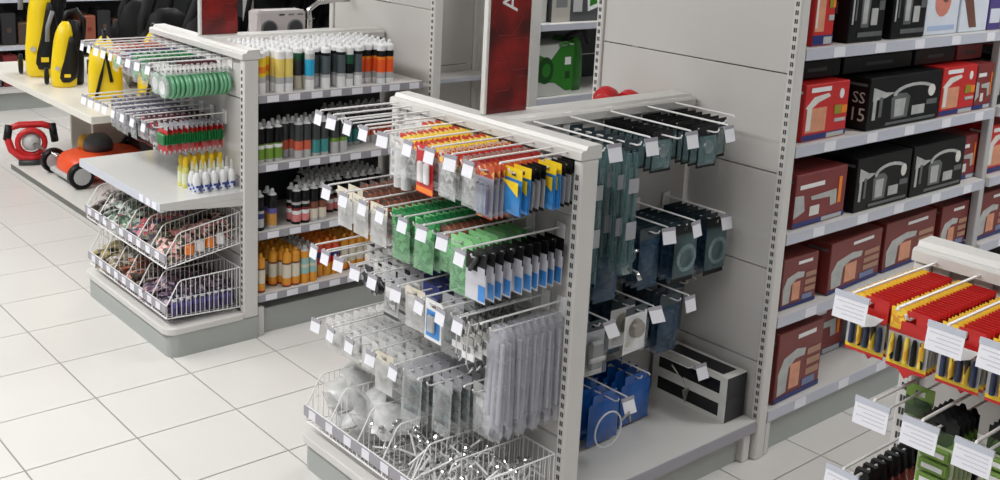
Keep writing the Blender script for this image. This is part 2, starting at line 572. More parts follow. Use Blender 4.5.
# ------------------------------------------------------------------ peg hooks
_hook_cache = {}
def hook(rack, row, order, x, y, z, L=0.29, rot=0.0, tagw=0.041, tagh=0.036, has_tag=True, tilt=0.18, lean=0.0, lines=False, hm=STRIP):
    """wire hook fixed to a back panel at (x, y, z); local -X points away from the panel"""
    t = thing('peg_hook', 'white wire peg hook, %s from left, %s row, %s' % (ORD[order], row, rack), 'hook', (x, y, z), (0, 0, rot), group='peg hooks of the %s' % rack)
    key = (L, tagw, tagh, tilt, lines, hm.name)
    if key not in _hook_cache:
        c = {}
        c['plate'] = MB().cbox(-0.006, -0.0005, -0.016, 0.016, -0.042, 0.012, WIRE, 0.002).mesh('back_plate')
        c['arm'] = MB().tube([(-0.005, 0, 0), (-L + 0.004, 0, 0.0), (-L, 0, -0.004)], 0.0027, WIRE, 6).mesh('price_arm')
        c['prong'] = MB().tube([(-0.005, 0, -0.03), (-L + 0.045, 0, -0.03), (-L + 0.034, 0, -0.026), (-L + 0.03, 0, -0.018)], 0.0024, WIRE, 6).mesh('prong')
        h = MB().box(-0.002, 0.002, -tagw / 2 - 0.001, tagw / 2 + 0.001, -0.007, 0.003, hm)
        c['holder'] = h.mesh('tag_holder')
        k = MB().box(-0.0012, 0.0, -tagw / 2, tagw / 2, -tagh, -0.0072, CARDW)
        if lines:
            for q in range(4):
                k.box(-0.0014, -0.0012, -tagw * .42, tagw * (.42 - .2 * (q % 2)), -tagh * (0.3 + 0.16 * q) - 0.0015, -tagh * (0.3 + 0.16 * q), INK)
        c['card'] = k.mesh('price_card')
        _hook_cache[key] = c
    c = _hook_cache[key]
    obj('back_plate', c['plate'], t)
    obj('price_arm', c['arm'], t)
    obj('prong', c['prong'], t)
    if has_tag:
        hold = obj('tag_holder', c['holder'], t, (-L - 0.001, 0, -0.004), rot=(0, tilt, lean))
        obj('price_card', c['card'], hold)
    return t

# ------------------------------------------------------------------ packs
def card(mb, w_, h, zones, t=0.0012, x0=0.0):
    """hang card with a slotted hole round the wire at the origin; zones [(depth_to, material)] measured from the top"""
    top = 0.014
    m0 = zones[0][1]
    mb.box(x0, x0 + t, -w_ / 2, w_ / 2, 0.0045, top, m0)
    mb.box(x0, x0 + t, -w_ / 2, -0.009, -0.006, 0.0045, m0)
    mb.box(x0, x0 + t, 0.009, w_ / 2, -0.006, 0.0045, m0)
    z = -0.006
    for d, m_ in zones:
        zb = max(top - d, -h)
        if zb < z:
            mb.box(x0, x0 + t, -w_ / 2, w_ / 2, zb, z, m_)
            z = zb
    return mb
def blister(mb, w_, za, zb, d, m_, x0=0.0, y=0.0):
    s_ = 0.72
    v = []
    for (xx, k) in ((x0, 1), (x0 - d, s_)):
        for yy, zz in ((-1, 0), (1, 0), (1, 1), (-1, 1)):
            zc, hh = (za + zb) / 2, (za - zb) / 2
            v.append((xx, y + yy * w_ / 2 * k, zc + (1 if zz else -1) * hh * (k * .5 + .5)))
    return mb.add(v, [(4, 7, 6, 5), (0, 4, 5, 1), (1, 5, 6, 2), (2, 6, 7, 3), (3, 7, 4, 0)], m_)
def vtubes(mb, ys, za, zb, r, x, m_, n=7, m2=None):
    for k, y in enumerate(ys):
        mb.lathe([(r, zb), (r, zb + (za - zb) * .75), (r * .6, za)], m2 if (m2 and k % 2) else m_, n, (x, y, 0))
    return mb

YR = patch_mat('yellow_red_print', [(232, 200, 60), (238, 206, 70), (206, 50, 40), (226, 214, 190), (196, 60, 50)], 70)
RY = patch_mat('red_yellow_print', [(190, 44, 38), (170, 44, 40), (210, 96, 54), (232, 198, 84), (200, 170, 150)], 70)
RDK = patch_mat('red_orange_print', [(168, 44, 38), (140, 40, 38), (204, 92, 50), (200, 160, 110), (150, 130, 124)], 70)
ORP = patch_mat('orange_white_print', [(208, 104, 52), (190, 78, 46), (222, 160, 84), (170, 60, 44)], 70)
BRN = patch_mat('brown_mixed_print', [(134, 74, 52), (110, 66, 50), (160, 96, 70), (70, 56, 50)], 60)
GRP = patch_mat('green_mixed_print', [(24, 116, 58), (30, 130, 66), (20, 90, 50), (120, 190, 130)], 50)
BW = patch_mat('black_white_parts', [(24, 24, 26), (30, 30, 32), (150, 150, 152), (60, 60, 64)], 70)
GREYM = patch_mat('grey_mixed_parts', [(176, 176, 174), (206, 206, 204), (146, 148, 148), (222, 222, 220)], 80)
DKM = patch_mat('dark_mixed_parts', [(30, 40, 44), (52, 68, 72), (84, 104, 108), (22, 26, 30)], 50)
DRP = patch_mat('dark_red_parts', [(150, 30, 40), (60, 30, 44), (176, 40, 44), (40, 36, 60)], 60)
DPU = patch_mat('dark_purple_parts', [(62, 60, 86), (96, 92, 112), (40, 40, 52), (150, 148, 160)], 60)
GBL = patch_mat('green_black_print', [(60, 92, 34), (86, 122, 46), (20, 24, 18), (44, 64, 30)], 60)
BLB = film_mat('blue_net', (24, 84, 160), 0.95, 0.25)

PK = {}
def proto(name, *parts):
    PK[name] = [(pn, mb.mesh(pn, sm)) for pn, mb, sm in parts]
def topper_bag(name, tm, w_, h, cm, film=FILM, d=0.014, th=0.036, seed=1, inner=None):
    c = card(MB(), w_, th - 0.014, [(th, tm)])
    bag = MB().pillow(w_ * .96, h - th + 0.02, d, film, z0=0.014 - th + 0.006, seed=seed)
    parts = [('card', c, False), ('bag', bag, True)]
    if cm:
        k = MB().pillow(w_ * .72, (h - th) * .75, d * .7, cm, z0=0.014 - th - 0.012, seed=seed + 5)
        parts.append(('contents', k, True))
    proto(name, *parts)

topper_bag('yellow_bag', YR, 0.080, 0.100, GREYM, seed=1)
topper_bag('red_bag', RY, 0.076, 0.105, GREYM, seed=2)
topper_bag('darkred_bag', RDK, 0.070, 0.110, GREYM, seed=3)
topper_bag('white_bag', FILMW, 0.076, 0.095, None, FILM, seed=4)
topper_bag('brown_bag', BRN, 0.080, 0.105, BRN, seed=5, th=0.05)
topper_bag('greenbrown_bag', BRN, 0.080, 0.110, GRP, FILMG, seed=6)
topper_bag('dark_bag', DPU, 0.064, 0.095, DPU, seed=7)
topper_bag('darkred_small', DRP, 0.064, 0.085, DRP, seed=8, th=0.05)
topper_bag('orange_small', ORP, 0.064, 0.085, GRP, seed=9)
topper_bag('blue_small', NAVY, 0.064, 0.085, DPU, seed=10)
topper_bag('green_small', GREENP, 0.064, 0.095, GRP, seed=11)
topper_bag('black_small', BW, 0.064, 0.085, BW, seed=12, th=0.05)

proto('white_tubes', ('card', card(MB(), 0.07, 0.03, [(0.045, FILMW)]), False),
      ('tube', vtubes(MB(), (-0.018, 0.018), -0.03, -0.155, 0.0155, -0.006, WHITEP, 10), True))
proto('red_white_card', ('card', card(MB(), 0.075, 0.115, [(0.03, RED), (0.13, RED)]), False),
      ('block', MB().cbox(-0.012, -0.0005, -0.028, -0.006, -0.085, -0.03, WHITEP, 0.004).cbox(-0.012, -0.0005, 0.0, 0.022, -0.085, -0.03, WHITEP, 0.004), False),
      ('footer', MB().box(-0.0006, -0.0001, -0.0375, 0.0375, -0.112, -0.098, ORNG), False))
proto('orange_tubes', ('card', card(MB(), 0.058, 0.115, [(0.030, ORP), (0.125, mat('card_lilac_grey', (150, 150, 166), 0.45)), (0.14, ORP)]), False),
      ('tube', vtubes(MB(), (-0.018, 0.0, 0.018), -0.03, -0.10, 0.007, -0.009, mat('tube_lilac', (108, 104, 138), 0.4), 7, m2=mat('tube_steel_blue', (84, 116, 156), 0.4)), True),
      ('blister', blister(MB(), 0.056, -0.028, -0.105, 0.016, FILM, -0.0002), False))
_c = card(MB(), 0.062, 0.100, [(0.026, YELP), (0.14, BLUEP)])
proto('blue_yellow_pack', ('card', _c, False), ('bag', MB().pillow(0.06, 0.07, 0.013, FILMB, z0=-0.028, seed=21, x0=-0.003), True),
      ('label', MB().prism([(-0.030, -0.016), (0.030, -0.016), (-0.030, -0.050)], 'x', -0.0105, -0.0095, YELP), False))
proto('grey_tool_pack', ('card', card(MB(), 0.052, 0.098, [(0.034, BLACK), (0.104, GREYB), (0.14, BLACK)]), False),
      ('contents', MB().cbox(-0.010, -0.0004, -0.016, 0.016, -0.086, -0.028, LTGREY, 0.004), False))
topper_bag('green_card', GRP, 0.082, 0.125, GRP, FILMG, seed=31, th=0.05)
topper_bag('lightgreen_bag', LGREEN, 0.085, 0.135, GRP, FILMG, seed=32)
proto('black_white_blue', ('card', card(MB(), 0.074, 0.105, [(0.046, BLACK), (0.14, mat('card_pale', (208, 208, 216), 0.45))]), False),
      ('tool', MB().tube([(-0.006, -0.012, 0.006), (-0.008, 0.0, -0.012), (-0.007, 0.014, -0.03)], 0.006, DKGREY, 6), True),
      ('logo', MB().box(-0.0012, -0.0002, -0.036, -0.012, -0.100, -0.062, BLUEP), False),
      ('header_label', MB().box(-0.0012, -0.0002, -0.034, -0.008, -0.040, -0.018, mat('card_pale', (208, 208, 216), 0.45)), False))
proto('black_spool', ('card', card(MB(), 0.06, 0.02, [(0.03, FILMW)]), False),
      ('spool', MB().lathe([(0.022, -0.012), (0.022, -0.009), (0.012, -0.008), (0.012, 0.004), (0.022, 0.005), (0.022, 0.008)], BW, 12, (-0.006, 0, -0.045), 'x'), False))
proto('blue_frame_card', ('card', card(MB(), 0.07, 0.095, [(0.02, WHITEP), (0.12, WHITEP)]), False),
      ('picture', MB().box(-0.0012, -0.0002, -0.028, 0.028, -0.085, -0.014, BLUEP), False),
      ('contents', MB().cbox(-0.010, -0.0013, -0.012, 0.016, -0.07, -0.025, LTGREY, 0.003), False))
proto('white_card', ('card', card(MB(), 0.065, 0.105, [(0.02, GREYB), (0.11, LTGREY), (0.13, DKGREY)]), False),
      ('contents', MB().pillow(0.045, 0.06, 0.012, GREYM, z0=-0.02, seed=40, x0=-0.004), True))
proto('navy_card', ('card', card(MB(), 0.07, 0.075, [(0.05, NAVY), (0.1, DRED)]), False),
      ('blister', blister(MB(), 0.055, -0.02, -0.07, 0.012, FILM, -0.0002), False))
_z = MB().tube([(-0.002, 0, 0.004), (-0.004, 0.004, -0.02), (-0.004, 0.004, -0.10), (-0.004, -0.008, -0.115), (-0.004, -0.02, -0.10)], 0.003, CHROME, 6)
_z.box(-0.006, -0.002, -0.018, 0.018, -0.045, -0.025, ZINC)
proto('chrome_hanger', ('hanger', _z, False), ('leaf', MB().box(-0.005, -0.003, -0.022, 0.022, -0.085, -0.068, WHITEP), False))
topper_bag('clear_grey', FILMW, 0.085, 0.13, GREYM, FILM, seed=44, th=0.03)
topper_bag('clear_teal', GREYB, 0.085, 0.15, DKM, FILM, seed=45, th=0.03)
topper_bag('beige_bag', CREAM, 0.08, 0.10, GREYM, FILMW, seed=46, th=0.03)
topper_bag('milky_bag', FILMW, 0.085, 0.085, GREYM, FILMW, seed=47, d=0.022, th=0.025)
# long clear sleeve with a rounded shoulder and grey strips inside
_b = MB()
rings = []
for zz, ww, dd in ((0.014, 0.020, 0.002), (0.006, 0.05, 0.005), (-0.012, 0.066, 0.012), (-0.14, 0.070, 0.015), (-0.265, 0.068, 0.012), (-0.285, 0.062, 0.002)):
    rings.append([(dd * math.copysign(abs(math.cos(a)) ** .8, math.cos(a)) - 0.008, ww / 2 * math.copysign(abs(math.sin(a)) ** .5, math.sin(a)), zz) for a in [2 * PI * k / 12 for k in range(12)]])
_b.loft(rings, film_mat('grey_sleeve_film', (204, 204, 212), 0.32))
_s = MB()
for yy, h2 in ((-0.018, 0.24), (0.004, 0.255), (0.022, 0.23)):
    _s.cbox(-0.012, -0.005, yy - 0.007, yy + 0.007, -h2, -0.03, mat('sleeve_contents', (176, 176, 184), 0.4), 0.002)
proto('long_sleeve', ('sleeve', _b, True), ('strip', _s, False), ('weight', MB().cbox(-0.0135, -0.004, -0.010, 0.008, -0.278, -0.258, DKGREY, 0.002), False))
# green reels
_r = MB().lathe([(0.018, -0.007), (0.040, -0.006), (0.043, -0.002), (0.043, 0.002), (0.040, 0.006), (0.018, 0.007), (0.018, -0.007)], mat('reel_green', (104, 168, 126), 0.35), 20, (0, 0, -0.058), 'x')
_rl = MB().lathe([(0.002, -0.0085), (0.024, -0.008), (0.030, -0.0062)], FILMW, 16, (0, 0, -0.058), 'x')
proto('green_reel', ('card', card(MB(), 0.05, 0.014, [(0.03, FILMW)]), False), ('reel', _r, True), ('label', _rl, False))
_w = MB().lathe([(0.016, -0.007), (0.038, -0.006), (0.041, 0.0), (0.038, 0.006), (0.016, 0.007), (0.016, -0.007)], film_mat('pale_reel_film', (196, 214, 204), 0.6), 20, (0, 0, -0.058), 'x')
proto('pale_reel', ('card', card(MB(), 0.05, 0.014, [(0.03, FILMW)]), False), ('reel', _w, True), ('label', MB().lathe([(0.002, -0.0085), (0.02, -0.008), (0.026, -0.0062)], WHITEP, 16, (0, 0, -0.058), 'x'), False))
# red and green pads
_p = card(MB(), 0.075, 0.085, [(0.02, GREYB), (0.036, RED), (0.075, GREENP), (0.1, RED)])
_q = MB().cbox(-0.012, -0.0004, -0.03, 0.03, -0.062, -0.022, GREENP, 0.004)
_e = MB()
for k in range(5):
    _e.prism([(-0.036 + k * 0.015, -0.0852), (-0.028 + k * 0.015, -0.0852), (-0.032 + k * 0.015, -0.097)], 'x', -0.0012, 0.0, RED if k % 2 == 0 else WHITEP)
proto('red_green_pad', ('card', _p, False), ('pad', _q, False), ('fringe', _e, False))
# dark framed clear blister cards
_f = card(MB(), 0.082, 0.105, [(0.026, BLACK), (0.112, FILMT), (0.13, BLACK)])
_f.box(-0.0006, 0.0018, -0.041, -0.037, -0.105, -0.012, BLACK).box(-0.0006, 0.0018, 0.037, 0.041, -0.105, -0.012, BLACK)
proto('dark_card', ('card', _f, False), ('blister', blister(MB(), 0.07, -0.018, -0.092, 0.014, FILMT, -0.0008), False),
      ('contents', MB().lathe([(0.004, -0.012), (0.018, -0.009), (0.02, -0.001)], ZINC, 10, (0, 0.0, -0.045), 'x'), True))
# long clear tubes
_l = card(MB(), 0.05, 0.02, [(0.03, DARKT)])
proto('long_tube', ('card', _l, False), ('tube', vtubes(MB(), (-0.012, 0.014), -0.022, -0.36, 0.012, -0.008, FILMT, 9), True),
      ('label', MB().box(-0.0215, -0.0205, -0.018, 0.020, -0.13, -0.09, GREYB), False), ('label', MB().box(-0.0215, -0.0205, -0.018, 0.020, -0.26, -0.21, GREYB), False),
      ('core', vtubes(MB(), (-0.012, 0.014), -0.03, -0.33, 0.005, -0.008, mat('teal_core', (70, 112, 112), 0.4), 6), True))
_k = card(MB(), 0.096, 0.165, [(0.03, BLACK), (0.165, DARKT), (0.19, BLACK)])
_t = MB()
for rr in (0.028, 0.034, 0.040):
    _t.tube([(-0.010, rr * math.cos(a), -0.088 + rr * math.sin(a)) for a in [2 * PI * k / 20 for k in range(21)]], 0.003, FILMT if rr < .03 else mat('coil_pale', (150, 170, 176), 0.3), 5, False)
proto('coil_pack', ('card', _k, False), ('coil', _t, True), ('blister', blister(MB(), 0.09, -0.022, -0.150, 0.017, FILMT, -0.0004), False))
topper_bag('teal_bag', DARKT, 0.090, 0.17, DKM, film_mat('navy_film', (50, 78, 104), 0.6), seed=51, th=0.04, d=0.02)
_g = card(MB(), 0.100, 0.130, [(0.024, DARKT), (0.15, WHITEP)])
proto('round_blister', ('card', _g, False), ('fitting', MB().lathe([(0.006, -0.02), (0.024, -0.018), (0.028, -0.010), (0.030, -0.0005)], mat('brass_grey', (150, 142, 128), 0.35, 0.5), 16, (0, 0, -0.055), 'x'), True),
      ('blister', blister(MB(), 0.09, -0.018, -0.118, 0.022, FILMC, -0.0004), False), ('badge', MB().lathe([(0.002, -0.0012), (0.01, -0.0008)], CREAM, 12, (0, 0.03, -0.1), 'x'), False))
proto('tall_blister', ('card', card(MB(), 0.085, 0.15, [(0.03, DARKT), (0.15, GREYB), (0.17, LTGREY)]), False),
      ('fitting', MB().cbox(-0.024, -0.0008, -0.026, 0.026, -0.125, -0.04, MDGREY, 0.008).cbox(-0.028, -0.02, -0.03, 0.03, -0.10, -0.085, LTGREY, 0.004), False),
      ('blister', blister(MB(), 0.08, -0.02, -0.14, 0.03, FILMC, -0.0004), False))
proto('blue_bag', ('card', card(MB(), 0.10, 0.02, [(0.034, BLB)]), False), ('bag', MB().pillow(0.132, 0.13, 0.034, BLB, z0=-0.012, seed=61), True))
# foreground cards: red and yellow head, black and yellow pens below
YRD = patch_mat('yellow_black_print', [(236, 200, 50), (226, 170, 40), (40, 36, 30), (240, 210, 80)], 90, stretch=(1, 2, .6))
YEO = patch_mat('yellow_orange_ink', [(228, 176, 40), (214, 140, 36), (236, 196, 60)], 120)
def fcard():
    mb = MB()
    t = 0.0012
    for (ya, yb, m_) in ((-0.035, 0.008, BRED), (0.0081, 0.035, YEO)):
        mb.box(0, t, ya, yb, 0.0045, 0.014, m_)
    mb.box(0, t, -0.035, -0.009, -0.006, 0.0045, BRED).box(0, t, 0.0091, 0.035, -0.006, 0.0045, YEO)
    mb.box(0, t, -0.035, 0.016, -0.022, -0.006, BRED).box(0, t, 0.0161, 0.035, -0.022, -0.006, YEO)
    mb.box(0, t, -0.035, 0.035, -0.028, -0.0221, BRED)
    mb.box(0, t, -0.035, 0.035, -0.076, -0.0281, LTGREY)
    mb.box(0, t, -0.035, 0.035, -0.083, -0.0761, YELP).box(0, t, -0.035, 0.035, -0.088, -0.0831, BRED)
    return mb
_h = fcard()
_pp = MB()
vtubes(_pp, (-0.026, -0.013, 0.0, 0.013, 0.026), -0.030, -0.074, 0.0046, -0.0048, YRD, 7, m2=BLACK)
_tr = MB().prism([(-0.035, -0.0882), (0.035, -0.0882), (0.012, -0.0905), (0.0, -0.103), (-0.012, -0.0905)], 'x', 0.0, 0.0012, BRED)
proto('red_yellow_card', ('card', _h, False), ('pens', _pp, True), ('tip', _tr, False))
_h2 = fcard()
_pp2 = MB()
vtubes(_pp2, (-0.027, -0.015, -0.003, 0.009, 0.023), -0.032, -0.074, 0.0048, -0.005, mat('pen_blue_black', (40, 52, 84), 0.4), 7, m2=YRD)
proto('red_blue_card', ('card', _h2, False), ('pens', _pp2, True), ('label', MB().prism([(-0.034, -0.014), (0.014, -0.014), (0.004, -0.040), (-0.02, -0.03)], 'x', -0.0112, -0.0102, WHITEP), False))
_gb = card(MB(), 0.062, 0.115, [(0.020, BLACK), (0.045, GBL), (0.13, mat('pack_pale_green', (188, 198, 160), 0.4))])
_gs = MB()
for k in range(3):
    _gs.prism([(-0.028 + k * 0.02, 0.0142), (-0.014 + k * 0.02, 0.0142), (-0.018 + k * 0.02, 0.022), (-0.024 + k * 0.02, 0.022)], 'x', 0.0, 0.0012, BLACK)
proto('green_black_pack', ('card', _gb, False), ('crest', _gs, False),
      ('cells', MB().cbox(-0.010, -0.0003, -0.026, 0.026, -0.055, -0.034, OLIVE, 0.003).cbox(-0.010, -0.0003, -0.026, 0.026, -0.08, -0.059, OLIVE, 0.003).cbox(-0.010, -0.0003, -0.026, 0.026, -0.105, -0.084, OLIVE, 0.003), False),
      ('cell_label', MB().box(-0.0112, -0.0102, -0.018, 0.018, -0.048, -0.040, WHITEP).box(-0.0112, -0.0102, -0.018, 0.018, -0.073, -0.065, WHITEP).box(-0.0112, -0.0102, -0.018, 0.018, -0.098, -0.09, WHITEP), False))
topper_bag('small_green_pouch', OLIVE, 0.052, 0.045, None, GBL, seed=71, th=0.03)
# pliers: jaws up on the wire, handles down
_j = MB().prism([(-0.012, 0.008), (0.012, 0.008), (0.017, -0.02), (0.012, -0.034), (-0.012, -0.034), (-0.017, -0.02)], 'x', -0.005, 0.005, BLACK)
_j.lathe([(0.007, -0.007), (0.007, 0.007)], ZINC, 10, (0, 0, -0.022), 'x')
PLR = mat('plier_red_brown', (150, 62, 40), 0.45)
_hd = MB()
for s_ in (-1, 1):
    _hd.tube([(0, s_ * 0.008, -0.033), (0, s_ * 0.024, -0.062), (0, s_ * 0.027, -0.10), (0, s_ * 0.018, -0.14)], [0.0055, 0.0085, 0.009, 0.0065], PLR, 8)
proto('pliers', ('jaw', _j, False), ('handle', _hd, True))

def put_pack(kind, label, group, loc, rz, cat='pack', tilt=0.0, parts=True):
    ps = PK[kind]
    o = obj(kind_name(kind), ps[0][1], None, loc, rot=(0, tilt, rz))
    tag(o, label, cat, group)
    for pn, me in ps[1:]:
        obj(pn, me, o)
    return o
NAMES = {**{k: 'header_bag' for k in ('yellow_bag', 'red_bag', 'darkred_bag', 'brown_bag', 'greenbrown_bag', 'green_card', 'lightgreen_bag')}, **{k: 'parts_bag' for k in ('white_bag', 'clear_grey', 'clear_teal', 'beige_bag', 'milky_bag', 'teal_bag')}, **{k: 'small_bag' for k in ('dark_bag', 'darkred_small', 'orange_small', 'blue_small', 'green_small', 'black_small', 'small_green_pouch')}, 'blue_bag': 'net_bag', 'red_yellow_card': 'pen_card', 'red_blue_card': 'pen_card', 'green_black_pack': 'battery_pack', 'black_white_blue': 'tool_card', 'grey_tool_pack': 'tool_card', 'orange_tubes': 'tube_card', 'white_tubes': 'tube_pair', 'dark_card': 'blister_card', 'coil_pack': 'blister_card', 'round_blister': 'blister_card', 'tall_blister': 'blister_card', 'blue_yellow_pack': 'blue_pack', 'pliers': 'pliers', 'chrome_hanger': 'metal_hanger', 'long_sleeve': 'plastic_sleeve', 'green_reel': 'tape_reel', 'pale_reel': 'tape_reel', 'long_tube': 'tube_pack', 'red_green_pad': 'scouring_pad', 'black_spool': 'spool'}
def kind_name(k):
    return NAMES.get(k, 'hang_pack')
CATS = {'pliers': 'pliers', 'green_reel': 'reel', 'pale_reel': 'reel', 'black_spool': 'spool', 'chrome_hanger': 'hanger', 'red_green_pad': 'pad', 'long_sleeve': 'sleeve'}
def hang(hk, kind, desc, n, d0, sp, place, jit=0.07, front=None):
    """n packs on the wire of a hook, the first at distance d0 from the panel"""
    rz = hk.rotation_euler.z
    dx, dy = -math.cos(rz), -math.sin(rz)
    for k in range(n):
        d = d0 + k * sp + random.uniform(-.15, .15) * sp
        kd, ds = kind, desc
        if front and k == n - 1:
            kd, ds = front
        lab = '%s on %s' % (ds, place)
        put_pack(kd, lab, lab, (hk.location.x + dx * d, hk.location.y + dy * d, hk.location.z - 0.03 - 0.0018), rz + random.uniform(-jit, jit), CATS.get(kd, 'pack'), random.uniform(-.03, .03))

# ------------------------------------------------------------------ middle end rack
XP = 1.8715
def fill(rack, row, z, specs, L=0.29, **kw):
    for i, sp in enumerate(specs):
        y = sp[0]
        L2 = sp[1].get('L', L) if len(sp) > 1 else L
        hk = hook(rack, row, i, XP, y, z, L2, has_tag=sp[1].get('tag', True) if len(sp) > 1 else True, lean=random.uniform(-.12, .12), **kw)
        if len(sp) > 2:
            place = '%s hook from left, %s row, %s' % (ORD[i], row, rack)
            for (kind, desc, n, d0, s_) in sp[2]:
                hang(hk, kind, desc, n, d0, s_, place)
MR = 'middle end rack'
fill(MR, 'top', 1.080, [
    (2.545, {}),
    (2.480, {}),
    (2.400, {}, [('white_bag', 'milky white bag', 3, 0.03, 0.022)]),
    (2.325, {}, [('white_tubes', 'paired white tubes', 2, 0.10, 0.05), ('yellow_bag', 'clear bag with yellow topper', 3, 0.03, 0.022)]),
    (2.238, {}, [('yellow_bag', 'clear bag with yellow topper', 11, 0.03, 0.018), ('white_bag', 'milky white bag', 1, 0.245, 0.02)]),
    (2.130, {}, [('yellow_bag', 'clear bag with yellow topper', 10, 0.03, 0.020), ('red_white_card', 'red card with white blocks', 1, 0.240, 0.02)]),
    (2.040, {}, [('red_bag', 'clear bag with red topper', 12, 0.03, 0.019)]),
    (1.960, {}, [('darkred_bag', 'clear bag with dark red topper', 12, 0.03, 0.018)]),
    (1.892, {}, [('orange_tubes', 'orange card with purple tubes', 9, 0.09, 0.0185)]),
    (1.838, {'tag': False, 'L': 0.245}, [('grey_tool_pack', 'grey card with black head', 3, 0.016, 0.018), ('blue_yellow_pack', 'blue pack with yellow corner', 2, 0.072, 0.022), ('grey_tool_pack', 'grey card with black head', 3, 0.116, 0.018), ('blue_yellow_pack', 'blue pack with yellow corner', 2, 0.172, 0.024)]),
])
fill(MR, 'second', 0.878, [
    (2.499, {}, [('brown_bag', 'small brown bag', 5, 0.03, 0.03), ('beige_bag', 'beige topped bag', 2, 0.20, 0.03)]),
    (2.413, {}, [('brown_bag', 'small brown bag', 9, 0.03, 0.022), ('beige_bag', 'beige topped bag', 1, 0.24, 0.02)]),
    (2.321, {}, [('brown_bag', 'small brown bag', 9, 0.03, 0.022), ('beige_bag', 'beige topped bag', 1, 0.24, 0.02)]),
    (2.240, {}, [('green_card', 'dark green bag', 10, 0.03, 0.022)]),
    (2.141, {}, [('green_card', 'dark green bag', 10, 0.03, 0.021)]),
    (2.060, {}, [('greenbrown_bag', 'green bag with brown topper', 9, 0.03, 0.022)]),
    (1.978, {}, [('lightgreen_bag', 'light green bag', 8, 0.05, 0.026)]),
    (1.866, {'L': 0.325}, [('black_white_blue', 'black and white tool card', 10, 0.022, 0.0285)]),
])
fill(MR, 'third', 0.688, [
    (2.560, {}),
    (2.500, {}, [('black_spool', 'black and white spool', 4, 0.03, 0.035)]),
    (2.432, {}, [('black_spool', 'black and white spool', 6, 0.03, 0.03)]),
    (2.350, {}, [('black_spool', 'black and white spool', 7, 0.03, 0.03)]),
    (2.268, {}, [('navy_card', 'navy and red card', 3, 0.04, 0.03), ('white_card', 'grey card with dark foot', 3, 0.15, 0.04)]),
    (2.160, {}, [('navy_card', 'navy and red card', 6, 0.03, 0.03), ('beige_bag', 'beige topped bag', 1, 0.23, 0.02)]),
    (2.060, {}, [('clear_teal', 'clear bag of dark parts', 6, 0.03, 0.03), ('blue_frame_card', 'blue card with white frame', 1, 0.245, 0.02)]),
    (1.973, {}, [('chrome_hanger', 'bent chrome hanger', 8, 0.04, 0.027)]),
    (1.905, {}, [('chrome_hanger', 'bent chrome hanger', 6, 0.12, 0.027)]),
    (1.848, {'tag': False, 'L': 0.27}, [('long_sleeve', 'long clear plastic sleeve', 8, 0.020, 0.0265)]),
])
fill(MR, 'lowest', 0.470, [
    (2.545, {}, [('milky_bag', 'milky bag of small fittings', 8, 0.03, 0.028)]),
    (2.465, {}, [('milky_bag', 'milky bag of small fittings', 8, 0.03, 0.028)]),
    (2.370, {}, [('milky_bag', 'milky bag of small fittings', 8, 0.03, 0.028)]),
    (2.268, {}, [('clear_grey', 'clear bag of grey parts', 7, 0.03, 0.03), ('beige_bag', 'beige topped bag', 1, 0.245, 0.02)]),
    (2.162, {}, [('clear_teal', 'clear bag of dark parts', 8, 0.03, 0.028)]),
    (2.060, {'tag': False}, [('clear_teal', 'clear bag of dark parts', 7, 0.03, 0.03)]),
    (1.960, {'tag': False, 'L': 0.22}, [('clear_grey', 'clear bag of grey parts', 5, 0.03, 0.03)]),
])

# ------------------------------------------------------------------ left end rack
LR = 'left end rack'
fill(LR, 'top', 1.055, [
    (4.235, {}, [('orange_small', 'small orange topped bag', 5, 0.03, 0.035)]),
    (4.165, {}, [('orange_small', 'small orange topped bag', 7, 0.03, 0.03)]),
    (4.095, {}, [('darkred_small', 'small dark red bag', 7, 0.03, 0.03)]),
    (4.025, {}, [('blue_small', 'small navy topped bag', 7, 0.03, 0.03)]),
    (3.955, {}, [('green_small', 'small green topped bag', 8, 0.03, 0.027)]),
    (3.875, {}, [('green_small', 'small green topped bag', 8, 0.03, 0.027)]),
    (3.795, {}, [('black_small', 'small black bag', 8, 0.03, 0.027)]),
    (3.715, {}, [('darkred_small', 'small dark red bag', 6, 0.03, 0.025), ('pale_reel', 'pale tape reel', 3, 0.21, 0.02)]),
    (3.625, {}, [('green_reel', 'green tape reel', 14, 0.025, 0.0165), ('pale_reel', 'pale tape reel', 1, 0.262, 0.02)]),
], L=0.312)
fill(LR, 'second', 0.842, [
    (4.235, {}, [('dark_bag', 'small dark grey bag', 5, 0.03, 0.04)]),
    (4.165, {}, [('dark_bag', 'small dark grey bag', 7, 0.03, 0.032)]),
    (4.095, {}, [('dark_bag', 'small dark grey bag', 8, 0.03, 0.03)]),
    (4.025, {}, [('dark_bag', 'small dark grey bag', 8, 0.03, 0.03)]),
    (3.945, {}, [('dark_bag', 'small dark grey bag', 9, 0.03, 0.026)]),
    (3.860, {}, [('darkred_small', 'small dark red bag', 10, 0.03, 0.023)]),
    (3.770, {}, [('darkred_small', 'small dark red bag', 10, 0.03, 0.023)]),
    (3.672, {}, [('red_green_pad', 'red and green scouring pad', 12, 0.03, 0.0195)]),
], L=0.312)

